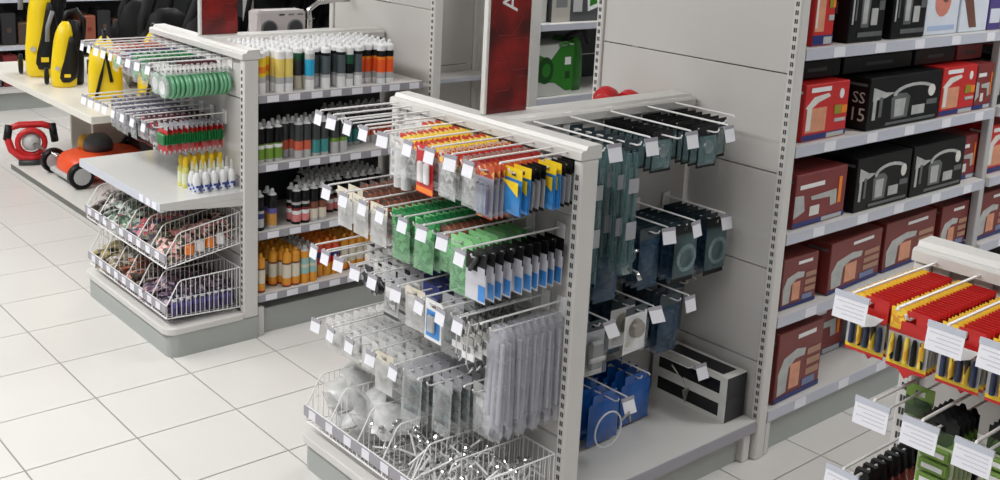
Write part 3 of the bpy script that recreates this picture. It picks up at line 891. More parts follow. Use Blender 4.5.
# ------------------------------------------------------------------ hooks of the side bay (facing -y)
SB = 'middle side bay'
YP = 2.1475
def sfill(row, z, specs, L):
    for i, sp in enumerate(specs):
        x, L2 = sp[0], sp[1].get('L', L)
        hk = hook(SB, row, i, x, YP, z, L2, rot=PI / 2, tagw=0.047, tagh=0.044, has_tag=sp[1].get('tag', True), tilt=sp[1].get('tilt', 0.25), lean=random.uniform(-.2, .2))
        if len(sp) > 2:
            place = '%s hook from left, %s row, %s' % (ORD[i], row, SB)
            for (kind, desc, n, d0, s_) in sp[2]:
                hang(hk, kind, desc, n, d0, s_, place)
sfill('top', 1.085, [
    (2.005, {}, [('long_tube', 'long teal tube pack', 6, 0.04, 0.042)]),
    (2.145, {}, [('long_tube', 'long teal tube pack', 6, 0.04, 0.042)]),
    (2.310, {}, [('dark_card', 'black framed clear blister card', 8, 0.03, 0.027)]),
    (2.472, {}, [('dark_card', 'black framed clear blister card', 9, 0.03, 0.027)]),
    (2.600, {'tag': False, 'L': 0.24}, [('dark_card', 'black framed clear blister card', 6, 0.03, 0.030)]),
], 0.315)
sfill('second', 0.785, [
    (2.060, {'tag': False}, [('teal_bag', 'dark teal bag', 5, 0.03, 0.035)]),
    (2.160, {'tag': False}, [('teal_bag', 'dark teal bag', 6, 0.03, 0.03)]),
    (2.345, {}, [('teal_bag', 'dark teal bag', 7, 0.03, 0.024)]),
    (2.466, {}, [('teal_bag', 'dark teal bag', 7, 0.03, 0.024), ('coil_pack', 'dark blister with pale coil', 1, 0.205, 0.02)]),
    (2.606, {}, [('teal_bag', 'dark teal bag', 7, 0.03, 0.024), ('coil_pack', 'dark blister with pale coil', 1, 0.205, 0.02)]),
], 0.235)
sfill('third', 0.560, [
    (2.110, {'tilt': 0.6}, [('tall_blister', 'tall grey fitting blister', 3, 0.07, 0.06)]),
    (2.300, {'tilt': 0.6}, [('teal_bag', 'dark teal bag', 3, 0.03, 0.03), ('round_blister', 'white blister with round fitting', 2, 0.13, 0.05)]),
    (2.455, {}, [('teal_bag', 'dark teal bag', 6, 0.03, 0.03)]),
    (2.590, {'tag': False, 'L': 0.16}, [('teal_bag', 'dark teal bag', 3, 0.03, 0.03)]),
], 0.245)
sfill('lowest', 0.320, [
    (2.030, {'tag': False, 'L': 0.2}, [('blue_bag', 'blue net bag', 3, 0.04, 0.05)]),
    (2.190, {'tilt': 0.4, 'L': 0.265}, [('blue_bag', 'blue net bag', 4, 0.05, 0.045)]),
    (2.360, {'tag': False, 'L': 0.20}, [('blue_bag', 'blue net bag', 4, 0.04, 0.036)]),
    (2.545, {'tilt': 0.4, 'L': 0.24}),
], 0.24)

# ------------------------------------------------------------------ right foreground rack
RR = 'right front rack'
def rfill(row, z, specs, L=0.30):
    for i, sp in enumerate(specs):
        hk = hook(RR, row, i, XP, sp[0], z, sp[1].get('L', L), tagw=0.060, tagh=0.043, has_tag=sp[1].get('tag', True), tilt=0.12, lean=random.uniform(-.05, .05), lines=True, hm=STRIPL)
        if len(sp) > 2:
            place = '%s hook from left, %s row, %s' % (ORD[i], row, RR)
            for (kind, desc, n, d0, s_) in sp[2]:
                hang(hk, kind, desc, n, d0, s_, place, jit=0.03)
rfill('top', 1.075, [
    (0.885, {}, [('red_yellow_card', 'red and yellow pen card', 18, 0.03, 0.0115), ('red_blue_card', 'red card with navy pens', 1, 0.246, 0.02)]),
    (0.806, {'tag': False}, [('red_yellow_card', 'red and yellow pen card', 20, 0.03, 0.0115)]),
    (0.722, {}, [('red_yellow_card', 'red and yellow pen card', 18, 0.03, 0.0115), ('red_blue_card', 'red card with navy pens', 1, 0.246, 0.02)]),
    (0.640, {}, [('red_yellow_card', 'red and yellow pen card', 18, 0.03, 0.0115), ('red_blue_card', 'red card with navy pens', 1, 0.246, 0.02)]),
    (0.556, {}, [('red_yellow_card', 'red and yellow pen card', 20, 0.03, 0.0115)]),
])
rfill('second', 0.908, [
    (0.826, {}, [('small_green_pouch', 'small green pouch', 1, 0.145, 0.02)]),
    (0.742, {}, [('green_black_pack', 'green and black battery pack', 5, 0.165, 0.017)]),
    (0.655, {}, [('green_black_pack', 'green and black battery pack', 8, 0.06, 0.018)]),
    (0.568, {}, [('green_black_pack', 'green and black battery pack', 12, 0.03, 0.018)]),
])
rfill('third', 0.768, [
    (0.865, {}, [('pliers', 'red-brown handled pliers', 9, 0.04, 0.024)]),
    (0.770, {}, [('pliers', 'red-brown handled pliers', 8, 0.04, 0.026)]),
])
# ------------------------------------------------------------------ wire baskets
def wire_basket(label, y0, y1, divs, zf, zb, hf, hb, strip, cards, xf=1.562, xb=1.848):
    """zf/zb floor height at front/back, hf/hb height of the sides; divs: y of the dividers"""
    t = thing('wire_basket', label, 'basket', (xf, y0, zf))
    r, r1 = 0.0024, 0.0013
    def zfl(x):
        return zf + (zb - zf) * (x - xf) / (xb - xf)
    xs = xf + 0.05
    ztf, ztb = zf + hf, zb + hb
    def ztop(x):
        return ztf + (ztb - ztf) * (x - xs) / (xb - xs) if x > xs else zfl(x) + 0.05 + (ztf - zfl(x) - 0.05) * (x - xf) / (xs - xf)
    def side(y):
        mb = MB()
        mb.tube([(xf, y, zf), (xf, y, zf + 0.05), (xs - 0.006, y, ztf - 0.008), (xs + 0.006, y, ztf), (xb, y, ztb), (xb, y, zb), (xf, y, zf)], r, WIRE, 5, False)
        x = xf + 0.02
        while x < xb - 0.008:
            mb.tube([(x, y, zfl(x)), (x, y, ztop(x))], r1, WIRE, 4, False)
            x += 0.018
        zm = 0.55
        mb.tube([(xf + 0.03, y, zfl(xf) + 0.07), (xb, y, zb + hb * .5)], r1, WIRE, 4, False)
        return mb
    for y in (y0, y1):
        objw('side_grid', side(y), t)
    for y in divs:
        objw('divider', side(y), t)
    fl = MB()
    y = y0
    n = int((y1 - y0) / 0.02)
    for k in range(n + 1):
        y = y0 + (y1 - y0) * k / n
        fl.tube([(xf, y, zf + 0.045), (xf, y, zf), (xb, y, zb), (xb, y, ztb)], r1, WIRE, 4, False)
    for k in range(8):
        x = xf + (xb - xf) * k / 7
        fl.tube([(x, y0, zfl(x) - 0.002), (x, y1, zfl(x) - 0.002)], r1, WIRE, 4, False)
    fl.tube([(xf, y0, zf + 0.048), (xf, y1, zf + 0.048)], r, WIRE, 5, False)
    fl.tube([(xb, y0, ztb), (xb, y1, ztb)], r, WIRE, 5, False)
    fl.tube([(xf, y0, zf), (xf, y1, zf)], r, WIRE, 5, False)
    stuff(objw('wire_floor', fl, t))
    if strip:
        zs = zf + 0.020
        price_strip(t, y0 - 0.006, y1 + 0.006, xf - 0.004, zs, zs + 0.030, cards, STRIP, axis='y')
    return t
D1 = [4.12, 3.985, 3.87, 3.755, 3.64]
b_up = wire_basket('upper wire basket of pouches on the left end rack', 3.515, 4.255, D1, 0.335, 0.380, 0.125, 0.12, True, even(3.53, 4.25, 9, 0.036, 0.004))
b_lo = wire_basket('lower wire basket of pouches on the left end rack', 3.515, 4.235, D1, 0.146, 0.130, 0.135, 0.155, True, even(3.53, 4.22, 9, 0.036, 0.004))
b_mid = wire_basket('wire basket of bolts at the foot of the middle end rack', 1.818, 2.56, [2.435, 2.295, 2.175, 2.042, 1.935], 0.150, 0.128, 0.135, 0.155, True, even(1.84, 2.56, 8, 0.036, 0.004))

# pouches lying in the baskets
POUCH = {}
def pouch_mesh(key, m_, w_=0.062, h=0.085, d=0.03, seed=0):
    if key not in POUCH:
        mb = MB()
        mb.pillow(w_, h, d, m_, z0=h / 2, nu=4, nv=5, seed=seed)
        mb.v = [(z_, y_, x_) for x_, y_, z_ in mb.v]
        POUCH[key] = mb.mesh('pouch', True)
    return POUCH[key]
PM = {'brown grey': patch_mat('pouch_browngrey', [(128, 104, 88), (160, 154, 148), (84, 76, 70), (200, 196, 190), (100, 90, 96)], 75),
      'grey green': patch_mat('pouch_greygreen', [(122, 138, 120), (92, 112, 96), (164, 170, 162), (66, 78, 70), (190, 196, 190)], 75),
      'green': patch_mat('pouch_green', [(96, 132, 104), (120, 148, 122), (62, 86, 70), (190, 196, 190), (150, 92, 96)], 75),
      'red and navy': patch_mat('pouch_red', [(176, 62, 74), (196, 100, 104), (52, 60, 86), (204, 190, 184), (100, 110, 104)], 75),
      'dark olive': patch_mat('pouch_olive', [(62, 62, 52), (92, 90, 66), (56, 46, 60), (140, 134, 104), (36, 34, 38)], 75),
      'pink and olive': patch_mat('pouch_pink', [(214, 160, 154), (70, 66, 56), (196, 126, 124), (220, 200, 192), (110, 100, 72)], 70),
      'yellow brown': patch_mat('pouch_yellow', [(160, 140, 64), (136, 116, 58), (96, 84, 58), (190, 178, 128), (70, 64, 56)], 75),
      'grey brown': patch_mat('pouch_gb', [(120, 108, 90), (160, 150, 132), (80, 70, 60), (190, 186, 178), (140, 120, 70)], 75),
      'orange and brown': patch_mat('pouch_orange', [(190, 104, 70), (150, 80, 58), (104, 84, 72), (206, 160, 134), (70, 60, 56)], 75),
      'dark brown': patch_mat('pouch_dkbrown', [(84, 72, 64), (112, 96, 84), (58, 52, 50), (156, 144, 132), (40, 38, 40)], 75),
      'purple grey': patch_mat('pouch_purple', [(106, 88, 108), (80, 70, 88), (146, 128, 142), (54, 50, 62), (180, 130, 140)], 75),
      'violet': patch_mat('pouch_violet', [(78, 66, 92), (112, 92, 112), (54, 50, 68), (180, 156, 170), (44, 40, 50)], 75)}
def pile(bname, which, ya, yb, zf, zb, depth, mname, comp, xf=1.575, xb=1.835, nx=5, ny=2, nz=3):
    k = 0
    for iz in range(nz):
        for ix in range(nx):
            for iy in range(ny):
                x = xf + (xb - xf) * (ix + .5) / nx + random.uniform(-.008, .008)
                y = ya + (yb - ya) * (iy + .5) / ny + random.uniform(-.006, .006)
                z = zf + (zb - zf) * (x - xf) / (xb - xf) + 0.018 + iz * depth / nz
                if ix == 0 and iz == nz - 1:
                    continue
                lab = '%s pouch in %s compartment from left, %s basket' % (mname, ORD[comp], bname)
                o = obj('pouch', pouch_mesh((mname, k % 3), PM[mname], seed=k % 3), None, (x, y, z), rot=(random.uniform(-.5, .5), random.uniform(-.6, .6), random.uniform(0, 6.3)))
                tag(o, lab, 'pouch', lab)
                k += 1
E1 = [4.255] + D1 + [3.515]
for c, mn in enumerate(['brown grey', 'grey green', 'green', 'red and navy', 'dark olive', 'pink and olive']):
    pile('upper', 0, E1[c + 1] + (0.045 if c == 5 else 0.015), E1[c] - 0.015, 0.338, 0.382, 0.085, mn, c)
E2 = [4.235] + D1 + [3.515]
for c, mn in enumerate(['yellow brown', 'grey brown', 'orange and brown', 'dark brown', 'purple grey', 'violet']):
    pile('lower', 0, E2[c + 1] + (0.06 if c == 5 else 0.015), E2[c] - 0.015, 0.150, 0.132, 0.085, mn, c)
# orange and white jars behind the pouches in the end compartment
for k, x in enumerate((1.66, 1.70, 1.74, 1.78)):
    o = obj('jar', MB().lathe([(0.017, 0), (0.017, 0.028, ORNG if k % 2 == 0 else WHITEP), (0.014, 0.032), (0.014, 0.038)], ORNG if k % 2 == 0 else WHITEP, 12), None, (x, 3.537, 0.352 + (x - 1.56) * 0.16))
    tag(o, '%s jar at the side of the upper left basket' % ('small orange' if k % 2 == 0 else 'small white'), 'jar', 'small %s jars at the basket side' % ('orange' if k % 2 == 0 else 'white'))
# purple bottles in the lower basket's end compartment
vb = MB().lathe([(0.013, 0), (0.013, 0.03, PURP), (0.013, 0.045), (0.007, 0.052, WHITEP), (0.007, 0.062)], mat('bottle_violet', (70, 60, 104), 0.4), 10).mesh('bottle', True)
for i in range(9):
    for j in range(2):
        o = obj('bottle', vb, None, (1.60 + 0.027 * i, 3.535 + 0.035 * j, 0.146), rot=(0, 0, i))
        tag(o, 'small violet bottle at the side of the lower left basket', 'bottle', 'violet bottles at the basket side')

# bolts and clear bags in the middle basket
BOLTM = mat('bolt_nylon', (228, 228, 227), 0.3)
bolts = []
for L, r, h in ((0.075, 0.0032, 0.0075), (0.055, 0.004, 0.009), (0.09, 0.003, 0.007)):
    b = MB().lathe([(r, -L / 2), (r, L / 2 - 0.006)], BOLTM, 7)
    hd = MB().lathe([(h, L / 2 - 0.006), (h, L / 2), (h * .5, L / 2 + 0.003)], CHROME, 8)
    bolts.append((b.mesh('shaft', True), hd.mesh('head')))
EB = [2.56, 2.435, 2.295, 2.175, 2.042, 1.935, 1.818]
for c in range(2, 6):
    for k in range(46):
        x = random.uniform(1.60, 1.82); y = random.uniform(EB[c + 1] + 0.022, EB[c] - 0.022); z = 0.175 + random.random() ** 1.2 * 0.085
        s_ = bolts[k % 3]
        lab = 'white bolt with shiny head in %s compartment from left, middle rack basket' % ORD[c]
        o = obj('bolt', s_[0], None, (x, y, z), rot=(random.uniform(-1.0, 1.0), random.uniform(-1.2, 1.2), random.uniform(0, 6.3)))
        tag(o, lab, 'bolt', lab)
        obj('head', s_[1], o)
bagm = MB().pillow(0.085, 0.11, 0.045, FILMW, z0=0.055, nu=5, nv=6, seed=4).mesh('clear_bag', True)
bagc = MB().pillow(0.055, 0.075, 0.02, GREYM, z0=0.035, nu=3, nv=4, seed=9).mesh('contents', True)
for c in range(0, 3):
    for k in range(14):
        x = random.uniform(1.61, 1.80); y = random.uniform(EB[c + 1] + 0.04, EB[c] - 0.04); z = 0.18 + 0.0068 * k
        lab = 'milky clear bag in %s compartment from left, middle rack basket' % ORD[c]
        o = obj('clear_bag', bagm, None, (x, y, z), rot=(random.uniform(-.5, .5), 1.1 + random.uniform(-.6, .6), random.uniform(0, 6.3)))
        tag(o, lab, 'bag', lab)
        obj('contents', bagc, o)

# ------------------------------------------------------------------ glue shelf of the left rack
GSH = mat('glossy_shelf', (214, 213, 210), 0.12, var=0.03, scale=4)
t = thing('shelf', 'glossy white shelf with glue bottles on the left end rack', 'shelf', (1.54, 3.5, 0.55))
objw('board', MB().box(1.54, 1.871, 3.50, 4.255, 0.556, 0.580, GSH).box(1.54, 1.552, 3.50, 4.255, 0.548, 0.5559, GSH), t)
for y in (3.50, 4.252):
    objw('bracket', MB().prism([(1.556, 0.5555), (1.870, 0.5555), (1.870, 0.525), (1.80, 0.53), (1.556, 0.552)], 'y', y, y + 0.003, WHITE), t)
price_strip(t, 3.50, 4.255, 1.54, 0.549, 0.579, [(3.545, 0.035), (3.60, 0.035), (3.655, 0.035)], STRIPL, axis='y')
gb1 = MB().lathe([(0.0, 0), (0.0125, 0.0), (0.0135, 0.004), (0.0135, 0.066), (0.009, 0.078), (0.0055, 0.084)], mat('glue_pale_yellow', (222, 218, 120), 0.35), 12)
gb1c = MB().lathe([(0.0098, 0.0785), (0.0098, 0.105), (0.006, 0.116), (0.0, 0.118)], YELP, 10)
gb1l = MB().lathe([(0.01375, 0.014), (0.01375, 0.055)], mat('glue_label_pale', (226, 230, 196), 0.4), 12)
gb2 = MB().lathe([(0.0, 0), (0.0135, 0.0), (0.0145, 0.004), (0.0145, 0.055), (0.011, 0.068), (0.0055, 0.076)], WHITEP, 12)
gb2l = MB().lathe([(0.01475, 0.006), (0.01475, 0.03)], patch_mat('glue_blue_label', [(62, 86, 168), (226, 228, 236), (40, 60, 140)], 90), 12)
gb2c = MB().lathe([(0.0062, 0.0765), (0.0048, 0.098), (0.0022, 0.112), (0.0, 0.113)], FILMW, 8)
A1, A2, A3 = gb1.mesh('glue_bottle', True), gb1c.mesh('cap', True), gb1l.mesh('label', True)
B1, B2, B3 = gb2.mesh('glue_bottle', True), gb2c.mesh('nozzle', True), gb2l.mesh('label', True)
for i in range(5):
    for j in range(2):
        o = obj('glue_bottle', A1, None, (1.705 + 0.034 * i, 3.655 + 0.036 * j, 0.5805))
        tag(o, 'pale yellow glue bottle with yellow cap on the glossy shelf', 'bottle', 'yellow capped glue bottles')
        obj('cap', A2, o); obj('label', A3, o)
for i in range(5):
    for j in range(2):
        o = obj('glue_bottle', B1, None, (1.705 + 0.034 * i, 3.565 + 0.038 * j, 0.5805))
        tag(o, 'white glue bottle with blue label and clear nozzle on glossy shelf', 'bottle', 'white glue bottles')
        obj('nozzle', B2, o); obj('label', B3, o)

# ------------------------------------------------------------------ sealant cartridges
def cartridge(key, cols, h=0.148, nz=WHITEP, r=0.0182):
    """cols: list of (fraction_to, material) from the foot up"""
    prof = []
    f0 = 0.0
    for f1, m_ in cols:
        prof.append((r, f0 * h, m_))
        f0 = f1
    body = MB().lathe(prof + [(r, h, cols[-1][1]), (r * .98, h + 0.002)], cols[0][1], 14).mesh('cartridge', False)
    for p in body.polygons:
        p.use_smooth = abs(p.normal.z) < .5
    noz = MB().lathe([(r * .96, h + 0.0022), (r * .72, h + 0.008), (0.0085, h + 0.010), (0.0075, h + 0.019), (0.0055, h + 0.025), (0.0, h + 0.026)], nz, 10).mesh('nozzle', True)
    return body, noz
W_, G_ = WHITEP, LTGREY
CLEARN = mat('nozzle_clear', (196, 198, 198), 0.3)
KC = {
    'yellow': cartridge('y', [(.28, W_), (.42, G_), (.52, YELP), (.68, ORNG), (.9, YELP), (1, W_)]),
    'pale yellow': cartridge('py', [(.22, W_), (.38, G_), (.84, mat('band_pale_yellow', (232, 208, 110), 0.4)), (1, W_)]),
    'dark green': cartridge('dg', [(.34, CREAM), (.74, DKGREY), (.92, mat('band_green', (24, 84, 56), 0.4)), (1, W_)]),
    'sky blue': cartridge('sb', [(.26, W_), (.36, G_), (.78, mat('band_blue', (40, 164, 208), 0.4)), (.92, G_), (1, W_)]),
    'slate grey': cartridge('sg', [(.28, W_), (.36, G_), (.84, mat('band_slate', (78, 88, 92), 0.4)), (.92, BLACK), (1, W_)]),
    'green and black': cartridge('gb', [(.2, W_), (.34, G_), (.6, BLACK), (.84, mat('band_green', (24, 84, 56))), (1, W_)]),
    'orange': cartridge('or', [(.14, W_), (.3, G_), (.64, mat('band_orange', (240, 92, 34), 0.4)), (.72, ORNG), (.88, BLACK), (1, W_)]),
    'black and green': cartridge('bg', [(.1, G_), (.42, OLIVE), (.52, WHITEP), (.56, OLIVE), (1, BLACK)], 0.128, CLEARN),
    'black and orange': cartridge('bo', [(.12, G_), (.24, LTGREY), (.52, mat('band_salmon', (206, 96, 70), 0.4)), (1, DKGREY)], 0.128, CLEARN),
    'black and teal': cartridge('bt', [(.1, G_), (.5, TEAL), (1, DKGREY)], 0.128, CLEARN),
    'dark with pale foot': cartridge('dp', [(.36, LTGREY), (.48, OLIVE), (1, DKGREY)], 0.128, CLEARN),
    'black and blue': cartridge('bb', [(.1, BLACK), (.36, LTGREY), (.52, NAVY), (.6, LTGREY), (1, BLACK)], 0.128, CLEARN),
    'black and amber': cartridge('ba', [(.1, LTGREY), (.46, mat('band_amber', (196, 140, 64), 0.4)), (.62, PURP), (1, BLACK)], 0.128, CLEARN),
    'black and pink': cartridge('bp', [(.08, BLACK), (.3, PINK), (.42, WHITEP), (.5, DRED), (.6, BLACK), (.68, LTGREY), (1, BLACK)], 0.128, CLEARN),
    'dark brown and beige': cartridge('db', [(.1, LTGREY), (.4, CREAM), (.62, BROWNP), (1, BLACK)], 0.128, CLEARN),
    'amber': cartridge('am', [(.06, BROWNP), (.12, ORNG), (.28, mat('can_amber', (222, 150, 40), 0.35)), (.7, CREAM), (.76, BROWNP), (1, mat('can_amber', (222, 150, 40)))], 0.128, mat('can_amber', (222, 150, 40))),
    'amber and teal': cartridge('at', [(.3, mat('can_amber', (222, 150, 40))), (.5, mat('band_pale_teal', (150, 190, 184), 0.4)), (.6, CREAM), (.8, mat('band_pale_teal', (150, 190, 184))), (1, mat('can_amber', (222, 150, 40)))], 0.128, CLEARN),
    'red and amber': cartridge('ra', [(.4, mat('can_amber', (222, 150, 40))), (.6, RED), (.8, NAVY), (1, mat('can_red', (206, 70, 40), 0.4))], 0.128, ORNG)}
def seal_row(shelf_i, x0, kind, nx, rows, y0=3.530, dx=0.0372, dy=0.0395):
    z = SEAL_Z[shelf_i] + 0.0006
    for j in range(rows):
        for i in range(nx):
            b, nz = KC[kind]
            wht = shelf_i == 0
            lab = '%s %s on the %s sealant shelf' % (kind, 'banded white cartridge' if wht else 'cartridge', SEAL_N[shelf_i])
            o = obj('sealant_cartridge', b, None, (x0 + i * dx + random.uniform(-.0012, .0012), y0 + j * dy + random.uniform(-.001, .001), z), rot=(0, 0, random.uniform(0, 6)))
            tag(o, lab, 'cartridge', lab)
            obj('nozzle', nz, o)
seal_row(0, 1.940, 'yellow', 1, 7)
seal_row(0, 1.978, 'yellow', 1, 6, y0=3.57)
seal_row(0, 2.018, 'pale yellow', 2, 7)
seal_row(0, 2.118, 'dark green', 1, 6, y0=3.57)
seal_row(0, 2.146, 'sky blue', 1, 1)
seal_row(0, 2.156, 'dark green', 1, 6, y0=3.57)
seal_row(0, 2.194, 'slate grey', 1, 6, y0=3.57)
seal_row(0, 2.216, 'slate grey', 1, 1)
seal_row(0, 2.232, 'slate grey', 1, 6, y0=3.57)
seal_row(0, 2.284, 'slate grey', 1, 7)
seal_row(0, 2.322, 'green and black', 1, 7)
seal_row(0, 2.360, 'slate grey', 1, 7)
seal_row(0, 2.398, 'orange', 2, 6, y0=3.57)
seal_row(0, 2.473, 'orange', 2, 7)
seal_row(1, 1.938, 'black and green', 3, 2)
seal_row(1, 2.062, 'black and orange', 1, 2, y0=3.57)
seal_row(1, 2.100, 'black and orange', 2, 3)
seal_row(1, 2.176, 'black and teal', 2, 3)
seal_row(1, 2.262, 'dark with pale foot', 2, 2)
seal_row(1, 2.345, 'black and teal', 3, 4, y0=3.62)
seal_row(1, 2.470, 'black and orange', 4, 4, y0=3.62)
seal_row(2, 1.936, 'black and blue', 1, 2)
seal_row(2, 1.992, 'black and amber', 1, 2)
seal_row(2, 2.096, 'black and pink', 2, 2)
seal_row(2, 2.172, 'dark brown and beige', 2, 4)
seal_row(2, 2.250, 'black and pink', 3, 5, y0=3.60)
seal_row(2, 2.370, 'dark brown and beige', 5, 5, y0=3.60)
seal_row(3, 1.942, 'amber', 1, 2)
seal_row(3, 2.018, 'amber', 1, 4, y0=3.57)
seal_row(3, 2.056, 'amber', 2, 5)
seal_row(3, 2.134, 'amber and teal', 2, 5)
seal_row(3, 2.216, 'red and amber', 3, 5, y0=3.56)
seal_row(3, 2.340, 'amber', 4, 4, y0=3.57)
# ------------------------------------------------------------------ appliance boxes on the tall gondola
def letters(txt, size, m_, loc, rot, parent, depth=0.0005):
    c = bpy.data.curves.new('lettering', 'FONT')
    c.body = txt
    c.size = size
    c.extrude = depth
    c.align_x = 'CENTER'
    c.resolution_u = 2
    o = bpy.data.objects.new('lettering', c)
    COL.objects.link(o)
    dg = bpy.context.evaluated_depsgraph_get()
    me = bpy.data.meshes.new_from_object(o.evaluated_get(dg))
    bpy.data.objects.remove(o)
    me.materials.clear()
    me.materials.append(m_)
    return obj('lettering', me, parent, loc, rot=rot)
BOXK = mat('box_black', (14, 15, 17), 0.4, var=0.1, scale=12, spec=0.25)
BOXKS = mat('box_black_side', (10, 10, 12), 0.4, spec=0.25)
BOXR = mat('box_red', (196, 36, 36), 0.35, var=0.05, scale=10)
BOXDR = mat('box_dark_red', (124, 44, 44), 0.4, var=0.1, scale=10)
BOXBR = mat('box_brown_red', (118, 46, 42), 0.4, var=0.08, scale=10)
BOXTOP = mat('box_top_dark', (30, 24, 26), 0.4, spec=0.25)
PHG = mat('photo_grey', (176, 178, 176), 0.35, var=0.15, scale=25)
PHD = mat('photo_dark_grey', (92, 96, 96), 0.35, var=0.15, scale=25)
PHP = mat('photo_peach', (214, 148, 116), 0.4, var=0.12, scale=25)
PHW = mat('photo_white', (220, 218, 212), 0.35, var=0.06, scale=25)
def poly(mb, pts, m_, x=0.0):
    """flat print on the front (y = -0.0006) of a box: pts (u, z)"""
    mb.layer = getattr(mb, 'layer', 0) + 1
    return mb.prism(pts, 'y', -0.0006 - 0.00022 * mb.layer, -0.0003, m_)
def rect(mb, a, b, c, d, m_):
    return poly(mb, [(a, c), (b, c), (b, d), (a, d)], m_)
def app_box(label, x0, x1, y, z, h, style, d=0.24, rz=0.0, group=None):
    w_ = x1 - x0
    body = {'red': BOXR, 'black': BOXK, 'dark': BOXDR, 'brown': BOXBR}[style.split()[0]]
    t = thing('appliance_box', label, 'box', (x0, y, z), (0, 0, rz), group)
    obj('carton', MB().cbox(0, w_, 0, d, 0.0005, h, body, 0.0025), t)
    p = MB()
    s_ = style.split()[0]
    if s_ == 'red':
        rect(p, 0, w_, 0.004, h * .12, NAVY)
        rect(p, w_ * .55, w_ * .95, h * .02, h * .1, LTGREY)
        rect(p, w_ * .05, w_ * .5, h * .16, h * .58, PHP)
        poly(p, [(w_ * .02, h * .6), (w_ * .2, h * .78), (w_ * .52, h * .82), (w_ * .56, h * .76), (w_ * .3, h * .68), (w_ * .12, h * .56)], PHW)
        rect(p, w_ * .06, w_ * .16, h * .2, h * .58, PHW)
        rect(p, w_ * .12, w_ * .56, h * .86, h * .94, WHITEP)
        poly(p, [(w_ * .82 + w_ * .05 * math.cos(a), h * .78 + h * .09 * math.sin(a)) for a in [2 * PI * k / 12 for k in range(12)]], WHITEP)
        rect(p, w_ * .68, w_ * .84, h * .42, h * .58, mat('print_olive', (150, 140, 40), 0.4))
        rect(p, w_ * .85, w_ * .97, h * .42, h * .56, ORNG)
        rect(p, w_ * .7, w_ * .95, h * .28, h * .34, LTGREY)
    elif s_ == 'black':
        poly(p, [(w_ * .05, h * .56), (w_ * .05, h * .82), (w_ * .22, h * .70), (w_ * .34, h * .68), (w_ * .22, h * .60)], PHG)
        poly(p, [(w_ * .32, h * .16), (w_ * .30, h * .56), (w_ * .36, h * .64), (w_ * .50, h * .64), (w_ * .56, h * .56), (w_ * .54, h * .16)], PHD)
        poly(p, [(w_ * .36, h * .20), (w_ * .35, h * .54), (w_ * .50, h * .54), (w_ * .49, h * .20)], PHG)
        arc = [(w_ * (.62 + .30 * math.cos(a)), h * (.62 + .20 * math.sin(a))) for a in [PI * (1 - k / 9) for k in range(10)]]
        poly(p, arc + [(w_ * (.62 + .26 * math.cos(a)), h * (.60 + .16 * math.sin(a))) for a in [PI * k / 9 for k in range(10)]], PHG)
        rect(p, w_ * .06, w_ * .10, h * .2, h * .68, PHG)
        rect(p, w_ * .14, w_ * .18, h * .24, h * .62, PHD)
        rect(p, w_ * .60, w_ * .78, h * .18, h * .36, PHG)
        rect(p, w_ * .25, w_ * .95, h * .06, h * .11, PHD)
        poly(p, [(w_ * .86 + w_ * .05 * math.cos(a), h * .62 + h * .12 * math.sin(a)) for a in [2 * PI * k / 12 for k in range(12)]], PHW)
        rect(p, w_ * .8, w_ * .95, h * .34, h * .44, PHD)
    elif s_ == 'dark':
        rect(p, 0, w_, 0.003, h * .11, NAVY)
        rect(p, w_ * .55, w_ * .95, h * .02, h * .1, LTGREY)
        rect(p, w_ * .08, w_ * .55, h * .72, h * .8, WHITEP)
        poly(p, [(w_ * .0, h * .2), (w_ * .0, h * .62), (w_ * .16, h * .6), (w_ * .2, h * .3)], PHG)
        poly(p, [(w_ * .3, h * .55), (w_ * .8, h * .58), (w_ * .82, h * .3), (w_ * .7, h * .28), (w_ * .68, h * .46), (w_ * .32, h * .48)], PHG)
        rect(p, w_ * .3, w_ * .48, h * .18, h * .36, PHW)
        rect(p, w_ * .84, w_ * .9, h * .3, h * .8, ORNG)
    else:
        poly(p, [(w_ * .06, h * .1), (w_ * .04, h * .42), (w_ * .14, h * .62), (w_ * .42, h * .70), (w_ * .62, h * .66), (w_ * .6, h * .56), (w_ * .4, h * .56), (w_ * .26, h * .46), (w_ * .24, h * .12)], PHG)
        rect(p, w_ * .3, w_ * .52, h * .14, h * .5, PHP)
        rect(p, w_ * .42, w_ * .82, h * .84, h * .90, WHITEP)
        rect(p, w_ * .0, w_, 0.003, h * .08, NAVY)
        for q in range(3):
            rect(p, w_ * .66, w_ * .96, h * (.24 + .15 * q), h * (.33 + .15 * q), mat('print_tan', (168, 128, 104), 0.4))
        rect(p, w_ * .60, w_ * .88, h * .10, h * .2, mat('print_blue_grey', (110, 124, 160), 0.4))
    obj('front_print', p, t)
    q = MB()
    q.box(-0.0011, -0.0003, 0.01, d * .35, h * .84, h * .89, PHD if s_ != 'red' else WHITEP)
    if 'num' not in style:
        obj('side_picture', MB().box(-0.0011, -0.0003, d * .2, d * .7, h * .3, h * .42, PHD if s_ == 'black' else PHP), t)
    obj('side_print', q, t)
    if 'num' in style:
        letters('15', h * .36, mat('number_pale', (186, 184, 172), 0.5), (-0.0016, 0.036, h * .18), (PI / 2, 0, -PI / 2), t)
        letters('SS', h * .30, mat('number_pale', (206, 204, 190), 0.5), (-0.0016, 0.036, h * .52), (PI / 2, 0, -PI / 2), t)
    return t
TB = ' on the tall gondola'
def shelfz(i):
    return T2Z[i][1] + 0.0006
app_box('narrow red box with blue foot, left end of top appliance shelf', 2.80, 2.905, 1.805, shelfz(0), 0.27, 'red', 0.3)
app_box('tall black box beside the narrow red box, top appliance shelf', 2.985, 3.185, 1.802, shelfz(0), 0.29, 'black', 0.22, 0.0)
